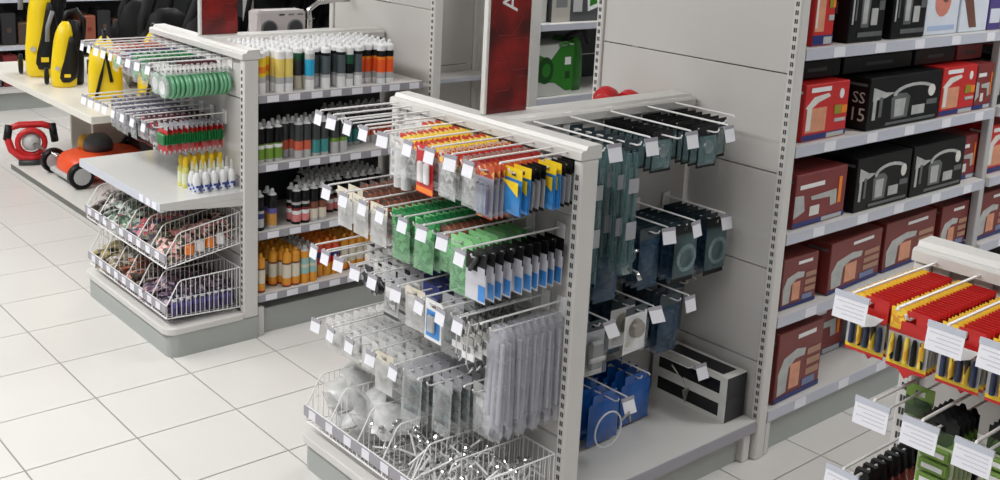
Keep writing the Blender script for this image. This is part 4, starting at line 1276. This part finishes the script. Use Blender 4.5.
app_box('second tall black box from left on the top appliance shelf', 3.235, 3.445, 1.802, shelfz(0), 0.29, 'black', 0.22, 0.0)
# white and brown packs further right on the top shelf
def carton(label, x0, x1, y, z, h, m_, d, prints, name='product_box'):
    t = thing(name, label, 'box', (x0, y, z))
    obj('carton', MB().cbox(0, x1 - x0, 0, d, 0.0005, h, m_, 0.003), t)
    p = MB()
    w_ = x1 - x0
    for pts, mm in prints:
        poly(p, [(a * w_, b * h) for a, b in pts], mm)
    if prints:
        obj('front_print', p, t)
    return t
BXW = mat('box_white', (214, 220, 230), 0.35, var=0.04, scale=12)
circ = lambda cx, cy, r, q=1.0: [(cx + r * math.cos(2 * PI * k / 14), cy + r * q * math.sin(2 * PI * k / 14)) for k in range(14)]
PHBR = mat('photo_brown', (112, 74, 62), 0.4, var=0.1, scale=20)
PHSK = mat('photo_skin', (206, 130, 112), 0.4, var=0.1, scale=20)
carton('white box with a round rosy picture on the top appliance shelf', 3.46, 3.685, 1.81, shelfz(0), 0.27, BXW, 0.24, [(circ(.48, .42, .24, .8), PHSK), (circ(.55, .5, .12, .8), PHBR), ([(.1, .06), (.9, .06), (.9, .12), (.1, .12)], mat('print_pale_blue', (170, 190, 220), 0.4))])
carton('white box with a slanting brown picture on the top appliance shelf', 3.70, 3.905, 1.81, shelfz(0), 0.27, BXW, 0.24, [([(.0, .55), (.0, .9), (.25, 1), (.3, .6), (.62, .06), (.36, .06)], PHBR), (circ(.72, .62, .13, .8), PHSK)])
carton('violet box at the right end of the top appliance shelf', 3.915, 4.012, 1.81, shelfz(0), 0.26, mat('box_violet', (78, 66, 128), 0.35), 0.24, [([(.1, .1), (.9, .1), (.9, .3), (.1, .3)], BXW)])

app_box('bright red box with blue foot, left end of second appliance shelf', 2.80, 3.045, 1.806, shelfz(1), 0.175, 'red', 0.22, 0.02)
app_box('big black box with number fifteen on the second appliance shelf', 3.145, 3.605, 1.798, shelfz(1), 0.172, 'black num', 0.24, 0.0)
app_box('bright red box right of the black box, second appliance shelf', 3.622, 3.87, 1.802, shelfz(1), 0.175, 'red', 0.22, 0.0)
app_box('dark red box at the right end of the second appliance shelf', 3.885, 4.012, 1.806, shelfz(1), 0.17, 'dark', 0.22, 0.0)
for k, (a, b, m_) in enumerate(((2.80, 3.06, BOXKS), (3.08, 3.50, BOXK), (3.52, 3.80, BOXTOP), (3.82, 4.01, BOXDR))):
    carton('dark flat carton stacked at the back, %s from left, second appliance shelf' % ORD[k], a, b, 1.86, shelfz(1) + 0.1795, 0.055, m_, 0.26, [([(.3, .4), (.7, .4), (.7, .6), (.3, .6)], DKGREY)])

app_box('dark red box with white cups, left end of third appliance shelf', 2.80, 3.09, 1.805, shelfz(2), 0.17, 'dark', 0.24, 0.02)
app_box('black box with a grey machine, middle of third appliance shelf', 3.135, 3.475, 1.802, shelfz(2), 0.18, 'black', 0.24, 0.0)
app_box('second black box from left on the third appliance shelf', 3.49, 3.86, 1.802, shelfz(2), 0.18, 'black', 0.24, 0.0)
app_box('dark box with red foot at the right end of third appliance shelf', 3.875, 4.012, 1.83, shelfz(2), 0.17, 'dark', 0.2, 0.0)

app_box('brown-red box, left end of fourth appliance shelf', 2.795, 2.985, 1.815, shelfz(3), 0.165, 'brown', 0.22, 0.0)
app_box('brown-red box with pale arch, second from left, fourth appliance shelf', 3.045, 3.385, 1.808, shelfz(3), 0.175, 'brown', 0.24, 0.05)
app_box('brown-red box with pale arch, third from left, fourth appliance shelf', 3.41, 3.77, 1.825, shelfz(3), 0.18, 'brown', 0.24, 0.02)
app_box('brown-red box at the right end of the fourth appliance shelf', 3.80, 4.005, 1.825, shelfz(3), 0.18, 'brown', 0.22, 0.0)

app_box('large brown-red box standing on the base of the appliance gondola', 2.80, 3.06, 1.805, shelfz(4), 0.235, 'brown', 0.2, 0.03)
app_box('dark red box set back on the appliance gondola base', 3.13, 3.40, 1.94, shelfz(4), 0.22, 'dark', 0.18, 0.0)
carton('pale box with a red ring on the appliance gondola base', 3.44, 3.70, 1.86, shelfz(4), 0.22, mat('box_pale', (176, 176, 182), 0.4), 0.2, [(circ(.3, .5, .2, .9), BRED), (circ(.3, .5, .13, .9), BXW), ([(.5, .1), (.95, .1), (.95, .8), (.5, .8)], PHD)])
app_box('brown-red box, right end of the appliance gondola base', 3.74, 4.0, 1.86, shelfz(4), 0.22, 'brown', 0.2, 0.0)
for i in range(5):
    for k in range(2):
        app_box('boxed appliance of the last bay, %s from left, %s shelf' % (ORD[k], T2Z[i][0]), 4.08 + k * 0.3, 4.08 + k * 0.3 + 0.27, 1.82, shelfz(i), 0.19, ['dark', 'black', 'red', 'brown'][(i + k) % 4], 0.22)

# ------------------------------------------------------------------ two long boxes in the side bay
for k in range(2):
    t = thing('long_box', '%s long white-edged black box beside the tall panel' % ('lower' if k == 0 else 'upper'), 'box', (2.592, 1.835, 0.1366 + k * 0.0735))
    obj('carton', MB().cbox(0.0, 0.098, 0, 0.295, 0, 0.073, mat('carton_black', (24, 26, 32), 0.4, var=0.1), 0.002), t)
    fr = MB()
    CW = mat('carton_white_edge', (222, 221, 215), 0.45, var=0.05, scale=20)
    fr.box(-0.0012, -0.0002, 0.0, 0.295, 0.0, 0.016, CW).box(-0.0012, -0.0002, 0.0, 0.295, 0.058, 0.073, CW)
    fr.box(-0.0012, -0.0002, 0.0, 0.026, 0.0161, 0.0579, CW).box(-0.0012, -0.0002, 0.27, 0.295, 0.0161, 0.0579, CW)
    obj('white_edge', fr, t)
    obj('window', MB().box(-0.001, -0.0002, 0.0262, 0.2698, 0.0162, 0.0578, mat('window_film_dark', (28, 29, 31), 0.15)), t)
    if k:
        tp = MB().box(0.0, 0.098, 0.0, 0.03, 0.0732, 0.0738, CW).box(0.0, 0.098, 0.265, 0.295, 0.0732, 0.0738, CW).box(0.0, 0.016, 0.0302, 0.2648, 0.0732, 0.0738, CW).box(0.084, 0.098, 0.0302, 0.2648, 0.0732, 0.0738, CW)
        obj('top_edge', tp, t)
# looped cables and chrome fitting hanging in the side bay
ring = MB().tube([(0.052 * math.cos(a), 0, 0.052 * math.sin(a)) for a in [2 * PI * k / 24 for k in range(25)]], 0.0026, mat('cable_white', (205, 208, 210), 0.3), 6, False)
ring.tube([(0.05, 0, 0.012), (0.078, -0.004, 0.03), (0.085, -0.004, 0.0)], 0.004, ZINC, 6)
tag(obj('cable_ring', ring, None, (2.10, 1.865, 0.255), smooth=True), 'white looped cable ring in front of the blue net bags', 'cable')
fa = MB().tube([(0, 0, 0), (0, -0.02, 0.0), (0.0, -0.05, -0.004), (0.0, -0.06, -0.02)], 0.007, CHROME, 10)
fa.lathe([(0.016, -0.02), (0.018, 0.0), (0.012, 0.022), (0.0, 0.026)], CHROME, 14, (0, 0, 0.005))
fa.tube([(0, 0, 0.028), (0.012, -0.01, 0.045), (0.03, -0.02, 0.05)], 0.0045, CHROME, 8)
tag(obj('chrome_tap', fa, None, (2.19, 1.93, 0.69), smooth=True), 'small chrome tap hanging below the long tube packs', 'tap')
hose = MB().tube([(0.03 * math.cos(a) * (1 + .1 * k / 30), 0.004 * math.sin(a * 3), 0.03 * math.sin(a)) for k, a in enumerate([2 * PI * k / 15 for k in range(31)])], 0.006, FILMT, 7, False)
tag(obj('coiled_hose', hose, None, (2.175, 1.915, 0.735), smooth=True), 'clear coiled hose above the small chrome tap', 'hose')
cord = MB().tube([(0, 0, 0), (0.02, -0.01, -0.03), (0.045, -0.01, -0.05), (0.05, -0.02, -0.085)], 0.0022, CHROME, 5)
cord.prism([(0.035, -0.085), (0.065, -0.085), (0.05, -0.13)], 'y', -0.024, -0.020, ZINC)
tag(obj('metal_pennant', cord, None, (2.50, 1.98, 0.30)), 'shiny metal bracket hanging before the long boxes', 'bracket')

# ------------------------------------------------------------------ red sign toppers
def banner_material():
    mt = mat('banner_red', (122, 22, 18), 0.28)
    nt = mt.node_tree
    b = nt.nodes['Principled BSDF']
    tc = nt.nodes.new('ShaderNodeTexCoord')
    n = nt.nodes.new('ShaderNodeTexNoise')
    n.inputs['Scale'].default_value = 7
    n.inputs['Detail'].default_value = 2
    nt.links.new(tc.outputs['Object'], n.inputs['Vector'])
    cr = nt.nodes.new('ShaderNodeValToRGB')
    cr.color_ramp.elements[0].position = 0.38
    cr.color_ramp.elements[0].color = (*lin((70, 14, 12)), 1)
    cr.color_ramp.elements[1].position = 0.6
    cr.color_ramp.elements[1].color = (*lin((140, 26, 20)), 1)
    nt.links.new(n.outputs['Fac'], cr.inputs['Fac'])
    nt.links.new(cr.outputs['Color'], b.inputs['Base Color'])
    return mt
BAN = banner_material()
HEX = mat('banner_hex_line', (160, 52, 44), 0.3)
def banner(label, x0, x1, y, z0, z1, text):
    t = thing('sign_banner', label, 'sign', (x0, y, z0))
    w_, h = x1 - x0, z1 - z0
    obj('panel', MB().box(0.009, w_, 0, 0.012, 0, h, BAN), t)
    obj('edge_profile', MB().cbox(-0.001, 0.0085, -0.003, 0.015, 0, h, WHITE, 0.0015), t)
    hx = MB()
    rnd = random.Random(3)
    for (cx, cz, r) in ((0.06, 0.10, 0.045), (0.12, 0.16, 0.05), (0.07, 0.26, 0.055), (0.13, 0.07, 0.03), (0.11, 0.36, 0.05)):
        if cz + r < h:
            pts = [(cx + r * math.cos(PI / 3 * k), -0.0004, cz + r * math.sin(PI / 3 * k)) for k in range(7)]
            pts = [(max(0.014, min(w_ - 0.004, p[0])), p[1], p[2]) for p in pts]
            hx.tube(pts, 0.0007, HEX, 4, False)
    obj('hexagon_print', hx, t)
    if text:
        letters(text, 0.078, WHITEP, (0.104, -0.0008, 0.302), (PI / 2, -PI / 2, 0), t)
    return t
banner('red sign panel with a white letter A standing on the middle gondola', 1.880, 2.036, 2.200, 1.103, 1.75, 'A')
banner('red sign panel standing on the left gondola beside the white radio', 1.885, 2.045, 3.905, 1.103, 1.75, '')

# ------------------------------------------------------------------ back gondola goods
GBX = mat('box_green', (44, 118, 34), 0.4, var=0.06, scale=8)
GDK = mat('box_green_dark', (26, 70, 26), 0.4)
t = thing('product_box', 'green and white box on the back gondola behind the red banner', 'box', (3.312, 3.53, 0.8006))
obj('carton', MB().cbox(0, 0.235, 0, 0.20, 0, 0.235, mat('box_white_plain', (196, 198, 192), 0.4), 0.003), t)
p = MB()
poly(p, [(0.0, 0.20), (0.09, 0.165), (0.15, 0.225), (0.235, 0.23), (0.235, 0.02), (0.19, 0.02), (0.12, 0.06), (0.0, 0.07)], GBX)
p.prism([(0.06 + 0.05 * math.cos(a), 0.12 + 0.062 * math.sin(a)) for a in [2 * PI * k / 16 for k in range(16)]], 'y', -0.0016, -0.0012, GDK)
p.prism([(0.065 + 0.026 * math.cos(a), 0.12 + 0.032 * math.sin(a)) for a in [2 * PI * k / 16 for k in range(16)]], 'y', -0.0020, -0.0017, GBX)
p.box(0.18, 0.218, -0.0016, -0.0012, 0.14, 0.175, WHITEP).box(0.185, 0.215, -0.0016, -0.0012, 0.075, 0.11, GDK)
obj('front_print', p, t)
obj('handle_cutout', MB().tube([(0.17 + 0.03 * math.cos(a), -0.003, 0.225 + 0.018 * math.sin(a)) for a in [PI * k / 8 for k in range(9)]], 0.006, GBX, 6), t)
t = thing('garden_machine', 'green and black garden machine beside the green box', 'machine', (3.62, 3.58, 0.8006))
obj('body', MB().loft([ell(0, 0.08, z, rx, 0.07) for z, rx in ((0, .075), (.05, .085), (.16, .08), (.23, .06), (.25, .03))], GBX), t, smooth=True)
obj('handle', MB().tube([(-0.08, 0.03, 0.02), (-0.09, 0.02, 0.16), (-0.05, 0.02, 0.26), (0.05, 0.02, 0.29), (0.09, 0.02, 0.22)], 0.013, BLACK, 8), t, smooth=True)
carton('dark grey and white box with green mark on the upper back shelf', 3.40, 3.72, 3.54, 1.1358, 0.22, mat('box_slate', (74, 76, 78), 0.4), 0.2, [([(.0, .0), (.36, .0), (.36, 1), (.0, 1)], mat('box_beige_grey', (176, 172, 164), 0.4)), ([(.08, .3), (.3, .3), (.3, .5), (.08, .5)], MDGREY), ([(.42, .2), (.6, .2), (.6, .5), (.42, .5)], LTGREY), ([(.72, .2), (.96, .3), (.92, .75), (.8, .8), (.7, .5)], WHITEP), ([(.75, .3), (.9, .36), (.88, .66), (.8, .7), (.75, .5)], GBX)])
carton('white box at the left of the upper back shelf', 3.285, 3.39, 3.56, 1.1358, 0.18, mat('box_white_plain', (196, 198, 192), 0.4), 0.18, [])
# red reels lying on the far side of the middle gondola
for k, (x, y, z) in enumerate(((2.52, 2.36, 1.030), (2.575, 2.40, 1.046), (2.64, 2.36, 1.036))):
    t = thing('cord_reel', 'red cord reel behind the middle gondola top, %s from left' % ORD[k], 'reel', (x, y, z - 0.04), group='red cord reels')
    obj('reel', MB().lathe([(0.02, -0.028), (0.036, -0.026), (0.044, -0.006), (0.044, 0.006), (0.036, 0.026), (0.02, 0.028)], RED, 16, (0, 0, 0.046), 'x'), t, smooth=True)
    obj('core', MB().lathe([(0.0195, -0.031), (0.0195, 0.031)], LTGREY, 12, (0, 0, 0.046), 'x'), t)
    obj('band', MB().box(-0.05, 0.05, -0.03, -0.024, -0.012, 0.012, BLACK), t)
shelf_b = thing('shelf', 'white shelf on the far side of the middle gondola carrying reels', 'shelf', (1.97, 2.24, 0.99))
objw('board', MB().box(1.97, 2.69, 2.236, 2.56, 0.985, 1.0, WHITE), shelf_b)
# white radio, chrome handle on the far side of the left gondola
t = thing('radio', 'white portable radio with two dark speakers behind the sealant gondola', 'radio', (2.20, 4.02, 1.0555))
RADW = mat('radio_white', (198, 190, 190), 0.4)
bev(obj('case', MB().cbox(0, 0.225, 0, 0.09, 0, 0.115, RADW, 0.01), t), 0.004)
for cx in (0.05, 0.172):
    sp = obj('speaker', MB().prism([(cx + 0.038 * math.cos(a), 0.042 + 0.036 * math.sin(a)) for a in [2 * PI * k / 20 for k in range(20)]], 'y', -0.003, -0.0002, MDGREY), t)
    obj('cone', MB().lathe([(0.03, -0.005), (0.012, -0.0032)], DKGREY, 16, (cx, 0, 0.042), 'y'), sp)
for k, bx in enumerate((0.108, 0.152, 0.195)):
    obj('button', MB().box(bx - 0.012, bx + 0.012, -0.003, -0.0002, 0.095, 0.102, DKGREY if k == 0 else MDGREY), t)
shelf_c = thing('shelf', 'white shelf on the far side of the left gondola carrying the radio', 'shelf', (1.97, 3.94, 1.0))
objw('board', MB().box(1.97, 2.69, 3.936, 4.26, 1.035, 1.0548, WHITE), shelf_c)
ch = MB().tube([(2.49, 4.10, 1.0555), (2.49, 4.10, 1.12), (2.485, 4.10, 1.16), (2.53, 4.10, 1.19), (2.62, 4.10, 1.20), (2.69, 4.10, 1.20)], 0.011, CHROME, 10)
tag(obj('chrome_tube', ch, None, smooth=True), 'curved chrome tube rising beside the white radio', 'tube')

# ------------------------------------------------------------------ platform, table, machines in the back left
PLAT = mat('platform_white', (220, 218, 213), 0.4, var=0.02)
PLATE = mat('platform_edge', (112, 112, 108), 0.6)
t = thing('display_platform', 'low white platform with dark edge under the orange mower', 'platform', (1.93, 5.15, 0))
objw('top', MB().box(1.93, 3.6, 5.15, 6.45, 0.034, 0.042, PLAT), t)
objw('edge', MB().box(1.935, 3.59, 5.155, 6.445, 0.0, 0.0339, PLATE), t)
TBL = mat('table_white', (222, 218, 208), 0.35, var=0.02)
t = thing('display_table', 'white display table carrying the yellow pressure washers', 'table', (1.9, 5.09, 0.042))
objw('table_top', MB().cbox(1.90, 2.95, 5.09, 6.85, 0.522, 0.56, TBL, 0.003), t)
for (xa, xb, a, b) in ((2.62, 2.9, 5.14, 5.155), (2.28, 2.62, 6.08, 6.11), (2.28, 2.62, 6.42, 6.44)):
    objw('leg_panel', MB().box(xa, xb, a, b, 0.0425, 0.5215, TBL), t)

def washer(label, x, y, z, s, rz, tall):
    t = thing('pressure_washer', label, 'pressure washer', (x, y, z), (0, 0, rz))
    H = 0.47 * s if tall else 0.38 * s
    W = 0.072 * s
    body = []
    for f, wx, wy, ox in ((0, .85, .9, 0), (.03, .98, 1.0, 0), (.12, 1.0, 1.0, 0), (.3, .9, .9, -.006), (.5, .8, .8, -.004), (.68, .74, .72, .0), (.82, .66, .62, .006), (.93, .5, .46, .012), (1.0, .25, .2, .016)):
        body.append(ell(ox * s, 0, f * H, W * wx, W * .95 * wy, 20))
    obj('body', MB().loft(body, YELLOW), t, smooth=True)
    bk = []
    for f, wx, ox in ((.09, .5, .012), (.15, .85, .020), (.26, .85, .030), (.40, .70, .040), (.54, .58, .046), (.68, .4, .048), (.78, .12, .044)):
        bk.append(ell(ox * s, -0.030 * s, f * H, W * .85 * wx, W * .80, 14))
    obj('black_panel', MB().loft(bk, BLACK), t, smooth=True)
    obj('back_frame', MB().loft([ell(0.06 * s, 0.05 * s, f * H, 0.05 * s * k, 0.045 * s * k, 12) for f, k in ((0.02, 1), (.3, 1.1), (.6, 1.1), (.85, .9), (1.0, .5))], BLACK), t, smooth=True)
    for sy in (-1, 1):
        w_ = obj('wheel', MB().lathe([(0.0, -0.012), (0.045 * s, -0.012), (0.05 * s, -0.006), (0.05 * s, 0.006), (0.045 * s, 0.012), (0.0, 0.012)], BLACK, 16, (sy * 0.095 * s, 0.07 * s, 0.05 * s), 'x'), t, smooth=False)
        obj('hub', MB().lathe([(0.0, -0.015), (0.02 * s, -0.015), (0.02 * s, 0.015), (0.0, 0.015)], YELLOW, 12, (sy * 0.095 * s, 0.07 * s, 0.05 * s), 'x'), w_)
    obj('handle', MB().tube([(0.0, 0.06 * s, H * .9), (0.03 * s, 0.07 * s, H * 1.12), (0.08 * s, 0.07 * s, H * 1.16), (0.12 * s, 0.06 * s, H * 1.0), (0.11 * s, 0.05 * s, H * .7)], 0.016 * s, BLACK, 8), t, smooth=True)
    obj('knob', MB().lathe([(0.013 * s, -0.01), (0.011 * s, 0.008), (0, 0.01)], LTGREY, 12, (-0.035 * s, -W * .86, H * .3), 'y'), t, smooth=True)
    obj('lance', MB().tube([(-0.085 * s, -0.02 * s, H * .70), (-0.08 * s, 0.0, H * .92), (-0.05 * s, 0.02 * s, H * 1.15)], 0.013 * s, MDGREY, 8), t, smooth=True)
    obj('badge', MB().box(0.0, 0.035 * s, -0.0905 * s, -0.0885 * s, H * .17, H * .22, YELP), t)
    return t
washer('tall yellow and black pressure washer, furthest left on the table', 2.08, 6.30, 0.5605, 1.14, -0.32, True)
washer('shorter yellow and black pressure washer beside the tall one', 2.075, 5.93, 0.5605, 0.92, -0.32, False)
def washer_box(label, x, y, z, w_, h, hose=True):
    t = thing('pressure_washer', label, 'pressure washer', (x, y, z), (0, 0, -0.3))
    obj('body', MB().loft([ell(0, 0, f * h, w_ * a, w_ * a, 20, 4) for f, a in ((0, .92), (.04, 1), (.5, .98), (.72, .85), (.9, .5), (1, .2))], YELLOW), t, smooth=True)
    obj('handle', MB().tube([(0, -w_ * .3, h * .85), (0, -w_ * .2, h * 1.1), (0, w_ * .2, h * 1.1), (0, w_ * .3, h * .85)], 0.012, BLACK, 8), t, smooth=True)
    obj('slot', MB().box(-w_ * 1.02, -w_ * .9, -0.012, 0.012, h * .4, h * .62, DKGREY), t)
    obj('hose', MB().tube([(-w_ * .6, -w_ * 1.05, 0.02), (-w_ * .3, -w_ * 1.15, h * .4), (0, -w_ * 1.1, h * .75), (w_ * .3, -w_ * 1.0, h * .3)], 0.009, BLACK, 8), t, smooth=True)
    return t
washer_box('plain yellow machine with black hose in the middle of the table', 2.14, 5.52, 0.5605, 0.085, 0.32)
washer_box('plain yellow machine at the near end of the table', 2.32, 5.33, 0.5605, 0.08, 0.36)
tag(obj('grey_bag', MB().pillow(0.26, 0.26, 0.16, film_mat('bag_grey_film', (150, 146, 130), 0.75), z0=0.26, seed=12), None, (2.42, 5.82, 0.5605), smooth=True, rot=(0, 0, -0.6)), 'clear grey bag of hoses standing behind the yellow machines', 'bag')
# black machines behind
def black_machine(label, x, y, z, s, accent, seed):
    rnd = random.Random(seed)
    t = thing('garden_machine', label, 'machine', (x, y, z), (0, 0, rnd.uniform(-.6, .2)))
    obj('body', MB().loft([ell(0, 0, f * .42 * s, .15 * s * a, .12 * s * a, 16, 3) for f, a in ((0, .9), (.1, 1), (.45, 1), (.7, .8), (.92, .6), (1, .3))], MATTEB), t, smooth=True)
    obj('motor_cover', MB().loft([ell(-.10 * s, 0, (.1 + f * .2) * s, .07 * s * a, .07 * s * a, 14) for f, a in ((0, .6), (.2, 1), (.8, 1), (1, .5))], accent), t, smooth=True)
    obj('handle', MB().tube([(0.05 * s, -.1 * s, .3 * s), (.12 * s, -.1 * s, .62 * s), (.12 * s, .1 * s, .62 * s), (.05 * s, .1 * s, .3 * s)], .016 * s, MATTEB, 8), t, smooth=True)
    obj('pipe', MB().tube([(-.12 * s, .05 * s, .05 * s), (-.1 * s, .1 * s, .35 * s), (0, .12 * s, .6 * s)], .028 * s, mat('machine_grey', (30, 30, 32), 0.6, spec=0.2), 8), t, smooth=True)
    obj('vent', MB().box(-.152 * s, -.146 * s, -.05 * s, .05 * s, .16 * s, .2 * s, mat('machine_grey', (30, 30, 32), 0.6, spec=0.2)), t)
    return t
ACC = [MATTEB, mat('accent_red', (190, 52, 40), 0.4), MATTEB, MATTEB, mat('accent_dark_red', (110, 24, 26), 0.5), MATTEB, MATTEB, MATTEB]
for k, (x, y) in enumerate(((2.60, 5.78), (2.62, 5.36), (2.83, 5.55), (2.62, 6.2))):
    black_machine('black garden machine on the table behind the washers, %s from the near end' % ORD[k], x, y, 0.5605, 1.0, ACC[k], k)
# tall dark gondola at the back with black machines
tall0 = thing('tall_gondola', 'tall dark gondola of black garden machines in the back left', 'shelving unit', (3.0, 5.19, 0))
for a, b in zip(JOINTS[:-1], JOINTS[1:]):
    objw('back_panel', MB().cbox(3.0, 5.2, 5.60, 5.615, a + 0.002, b - 0.002, DARKP, 0.002), tall0)
for x in (3.0, 4.1, 5.2):
    objw('upright', MB().cbox(x - 0.02, x + 0.02, 5.57, 5.63, 0, 2.1, WHITE, 0.003), tall0)
for k, z in enumerate((0.30, 0.72, 1.14)):
    shelf('dark shelf of black machines in the back left gondola, %s from below' % ORD[k], 3.025, 4.075, 5.19, 5.565, z, 0.03, [], DKGREY, top=DKGREY)
    shelf('dark shelf of the far back left bay, %s from below' % ORD[k], 4.125, 5.175, 5.19, 5.565, z, 0.03, [], DKGREY, top=DKGREY)
    for q in range(4):
        black_machine('black machine, %s from left, %s shelf from below, back left gondola' % (ORD[q], ORD[k]), 3.16 + q * 0.26, 5.38, z + 0.0006, 0.62, ACC[(q + k) % 8], k * 4 + q)

# orange mower
t = thing('lawn_mower', 'orange lawn mower with grey motor on the low platform', 'lawn mower', (2.06, 5.89, 0.042), (0, 0, 0))
deck = []
for z, a in ((0.035, .97), (0.05, 1.0), (0.10, .98), (0.135, .88), (0.15, .7)):
    deck.append(ell(0.20, 0, z, 0.235 * a, 0.175 * a, 24, 3.4))
obj('deck', MB().loft(deck, ORANGE), t, smooth=True)
obj('front_lip', MB().cbox(-0.05, 0.04, -0.13, 0.13, 0.03, 0.06, LTGREY, 0.01), t)
obj('motor', MB().loft([ell(0.18, 0.02, z, r, r, 18, 2.2) for z, r in ((.148, .078), (.18, .08), (.21, .07), (.235, .045), (.24, .02))], mat('motor_grey', (84, 88, 92), 0.5)), t, smooth=True)
obj('motor_cap', MB().loft([ell(0.13, 0.07, z, r, r, 14) for z, r in ((.15, .035), (.19, .04), (.22, .03), (.23, .01))], mat('cap_amber', (196, 150, 40), 0.45)), t, smooth=True)
for (wx, wy) in ((0.0, -0.205), (0.0, 0.205), (0.40, -0.205), (0.40, 0.205)):
    R_ = 0.07
    wv = obj('wheel', MB().lathe([(R_ * .55, -0.02), (R_ * .92, -0.022), (R_, -0.014), (R_, 0.014), (R_ * .92, 0.022), (R_ * .55, 0.02)], BLACK, 22, (wx, wy, R_), 'y'), t, smooth=False)
    obj('rim', MB().lathe([(0.0, -0.024), (R_ * .25, -0.024), (R_ * .66, -0.0225), (R_ * .66, 0.0225), (R_ * .25, 0.024), (0, 0.024)], LTGREY, 16, (wx, wy, R_), 'y'), wv)
for sy in (-1, 1):
    obj('handlebar', MB().tube([(0.36, sy * .15, 0.12), (0.50, sy * .15, 0.30), (0.40, sy * .15, 0.40)], 0.012, DKGREY, 8), t, smooth=True)
obj('crossbar', MB().tube([(0.40, -.15, 0.40), (0.38, 0, 0.41), (0.40, .15, 0.40)], 0.012, BLACK, 8), t, smooth=True)
obj('grass_box', MB().loft([ell(0.52, 0, z, .14 * a, .16 * a, 18, 4) for z, a in ((.04, .8), (.08, 1), (.24, 1), (.28, .8))], BLACK), t, smooth=True)
obj('red_trim', MB().tube([(0.40, -.165, .22), (0.52, -.17, .25), (0.64, -.165, .22)], .009, RED, 8), t, smooth=True)
# red twin-handled mixer
t = thing('paint_mixer', 'red twin-handled paint mixer with grey shaft lying beside the mower', 'mixer', (2.03, 6.37, 0.0425), (0, 0, -0.3))
pts = [(0.115, 0, 0.205), (0.06, 0.01, 0.222), (-0.06, 0.01, 0.222), (-0.115, 0, 0.205), (-0.125, -0.01, 0.15), (-0.105, -0.03, 0.085), (-0.06, -0.045, 0.045), (0.0, -0.05, 0.036), (0.05, -0.05, 0.045)]
obj('frame', MB().tube(pts, [0.018, 0.02, 0.02, 0.02, 0.02, 0.021, 0.021, 0.02, 0.016], RED, 10), t, smooth=True)
obj('grip', MB().tube([(-0.113, 0, 0.225), (-0.127, -0.01, 0.14)], 0.022, BLACK, 10), t, smooth=True)
obj('grip', MB().tube([(0.113, 0.0, 0.225), (0.127, 0.0, 0.12)], 0.021, BLACK, 10), t, smooth=True)
obj('ring', MB().tube([(0.072 * math.cos(a), -0.03, 0.125 + 0.072 * math.sin(a)) for a in [2 * PI * k / 20 for k in range(21)]], 0.017, RED, 8, False), t, smooth=True)
obj('motor', MB().tube([(0.0, 0.05, 0.125), (0.0, -0.02, 0.125), (0.015, -0.07, 0.12)], [0.05, 0.052, 0.034], LTGREY, 14), t, smooth=True)
obj('shaft', MB().tube([(0.015, -0.07, 0.12), (0.08, -0.22, 0.115), (0.13, -0.33, 0.11)], 0.011, CHROME, 10), t, smooth=True)
obj('guard', MB().tube([(-0.07, -0.06, 0.016), (0.0, -0.07, 0.016), (0.06, -0.06, 0.016)], 0.015, DKGREY, 8), t, smooth=True)
# black storage crates under the table
for k, (x, y) in enumerate(((2.27, 5.32), (2.64, 5.62))):
    t = thing('storage_crate', 'black storage crate under the display table, %s from the near end' % ORD[k], 'crate', (x, y, 0.0425))
    obj('shell', MB().loft([ell(0.15, 0, z, 0.15 * a, 0.14 * a, 20, 6) for z, a in ((0, .9), (0.02, .95), (0.36, 1.0))], MATTEB), t)
    obj('lid', MB().loft([ell(0.15, 0, z, 0.155 * a, 0.145 * a, 20, 6) for z, a in ((0.3605, 1), (0.38, 1), (0.39, .9))], MATTEB), t)
    obj('trim', MB().tube([(-0.004, -0.1, 0.30), (-0.006, 0, 0.31), (-0.004, 0.1, 0.30)], 0.006, DRED, 6), t)

# ------------------------------------------------------------------ far gondola in the back left corner
fg = thing('gondola', 'far grey gondola in the back left corner', 'shelving unit', (1.5, 8.1, 0))
objw('plinth', MB().box(1.5, 4.5, 8.1, 8.5, 0, 0.13, GREYP), fg)
objw('base_ledge', MB().box(1.5, 4.5, 8.06, 8.5, 0.131, 0.16, WHITE), fg)
objw('back_panel', MB().box(1.5, 4.5, 8.5, 8.52, 0.0, 1.6, DARKP), fg)
FARC = [mat('far_slate', (52, 64, 76), 0.5), mat('far_orange', (150, 84, 62), 0.5), mat('far_grey', (96, 98, 104), 0.5), mat('far_black', (40, 40, 44), 0.5), mat('far_red', (130, 44, 46), 0.5), mat('far_wood', (84, 64, 52), 0.5)]
for k, z in enumerate((0.46, 0.80, 1.15)):
    shelf('far back left shelf of tool cases, %s from below' % ORD[k], 1.52, 4.48, 8.12, 8.49, z, 0.03, [], STRIPL)
for k, z in enumerate((0.1605, 0.4605, 0.8005)):
    for q in range(12):
        x = 2.2 + q * 0.115
        t = thing('tool_case', 'tool case in the far back left, %s from left, %s shelf from below' % (ORD[q], ORD[k]), 'case', (x, 8.16, z))
        hh = 0.16 + 0.07 * ((q * 7 + k * 3) % 3) / 2
        obj('shell', MB().cbox(0, 0.10, 0, 0.2, 0, hh, FARC[(q * 2 + k * 5) % 6], 0.008), t)
        obj('latch', MB().box(0.035, 0.065, -0.004, -0.0002, hh * .4, hh * .55, FARC[(q + k + 2) % 6]), t)
        obj('handle', MB().tube([(0.03, 0.1, hh), (0.03, 0.1, hh + 0.025), (0.07, 0.1, hh + 0.025), (0.07, 0.1, hh)], 0.006, FARC[3], 6), t)
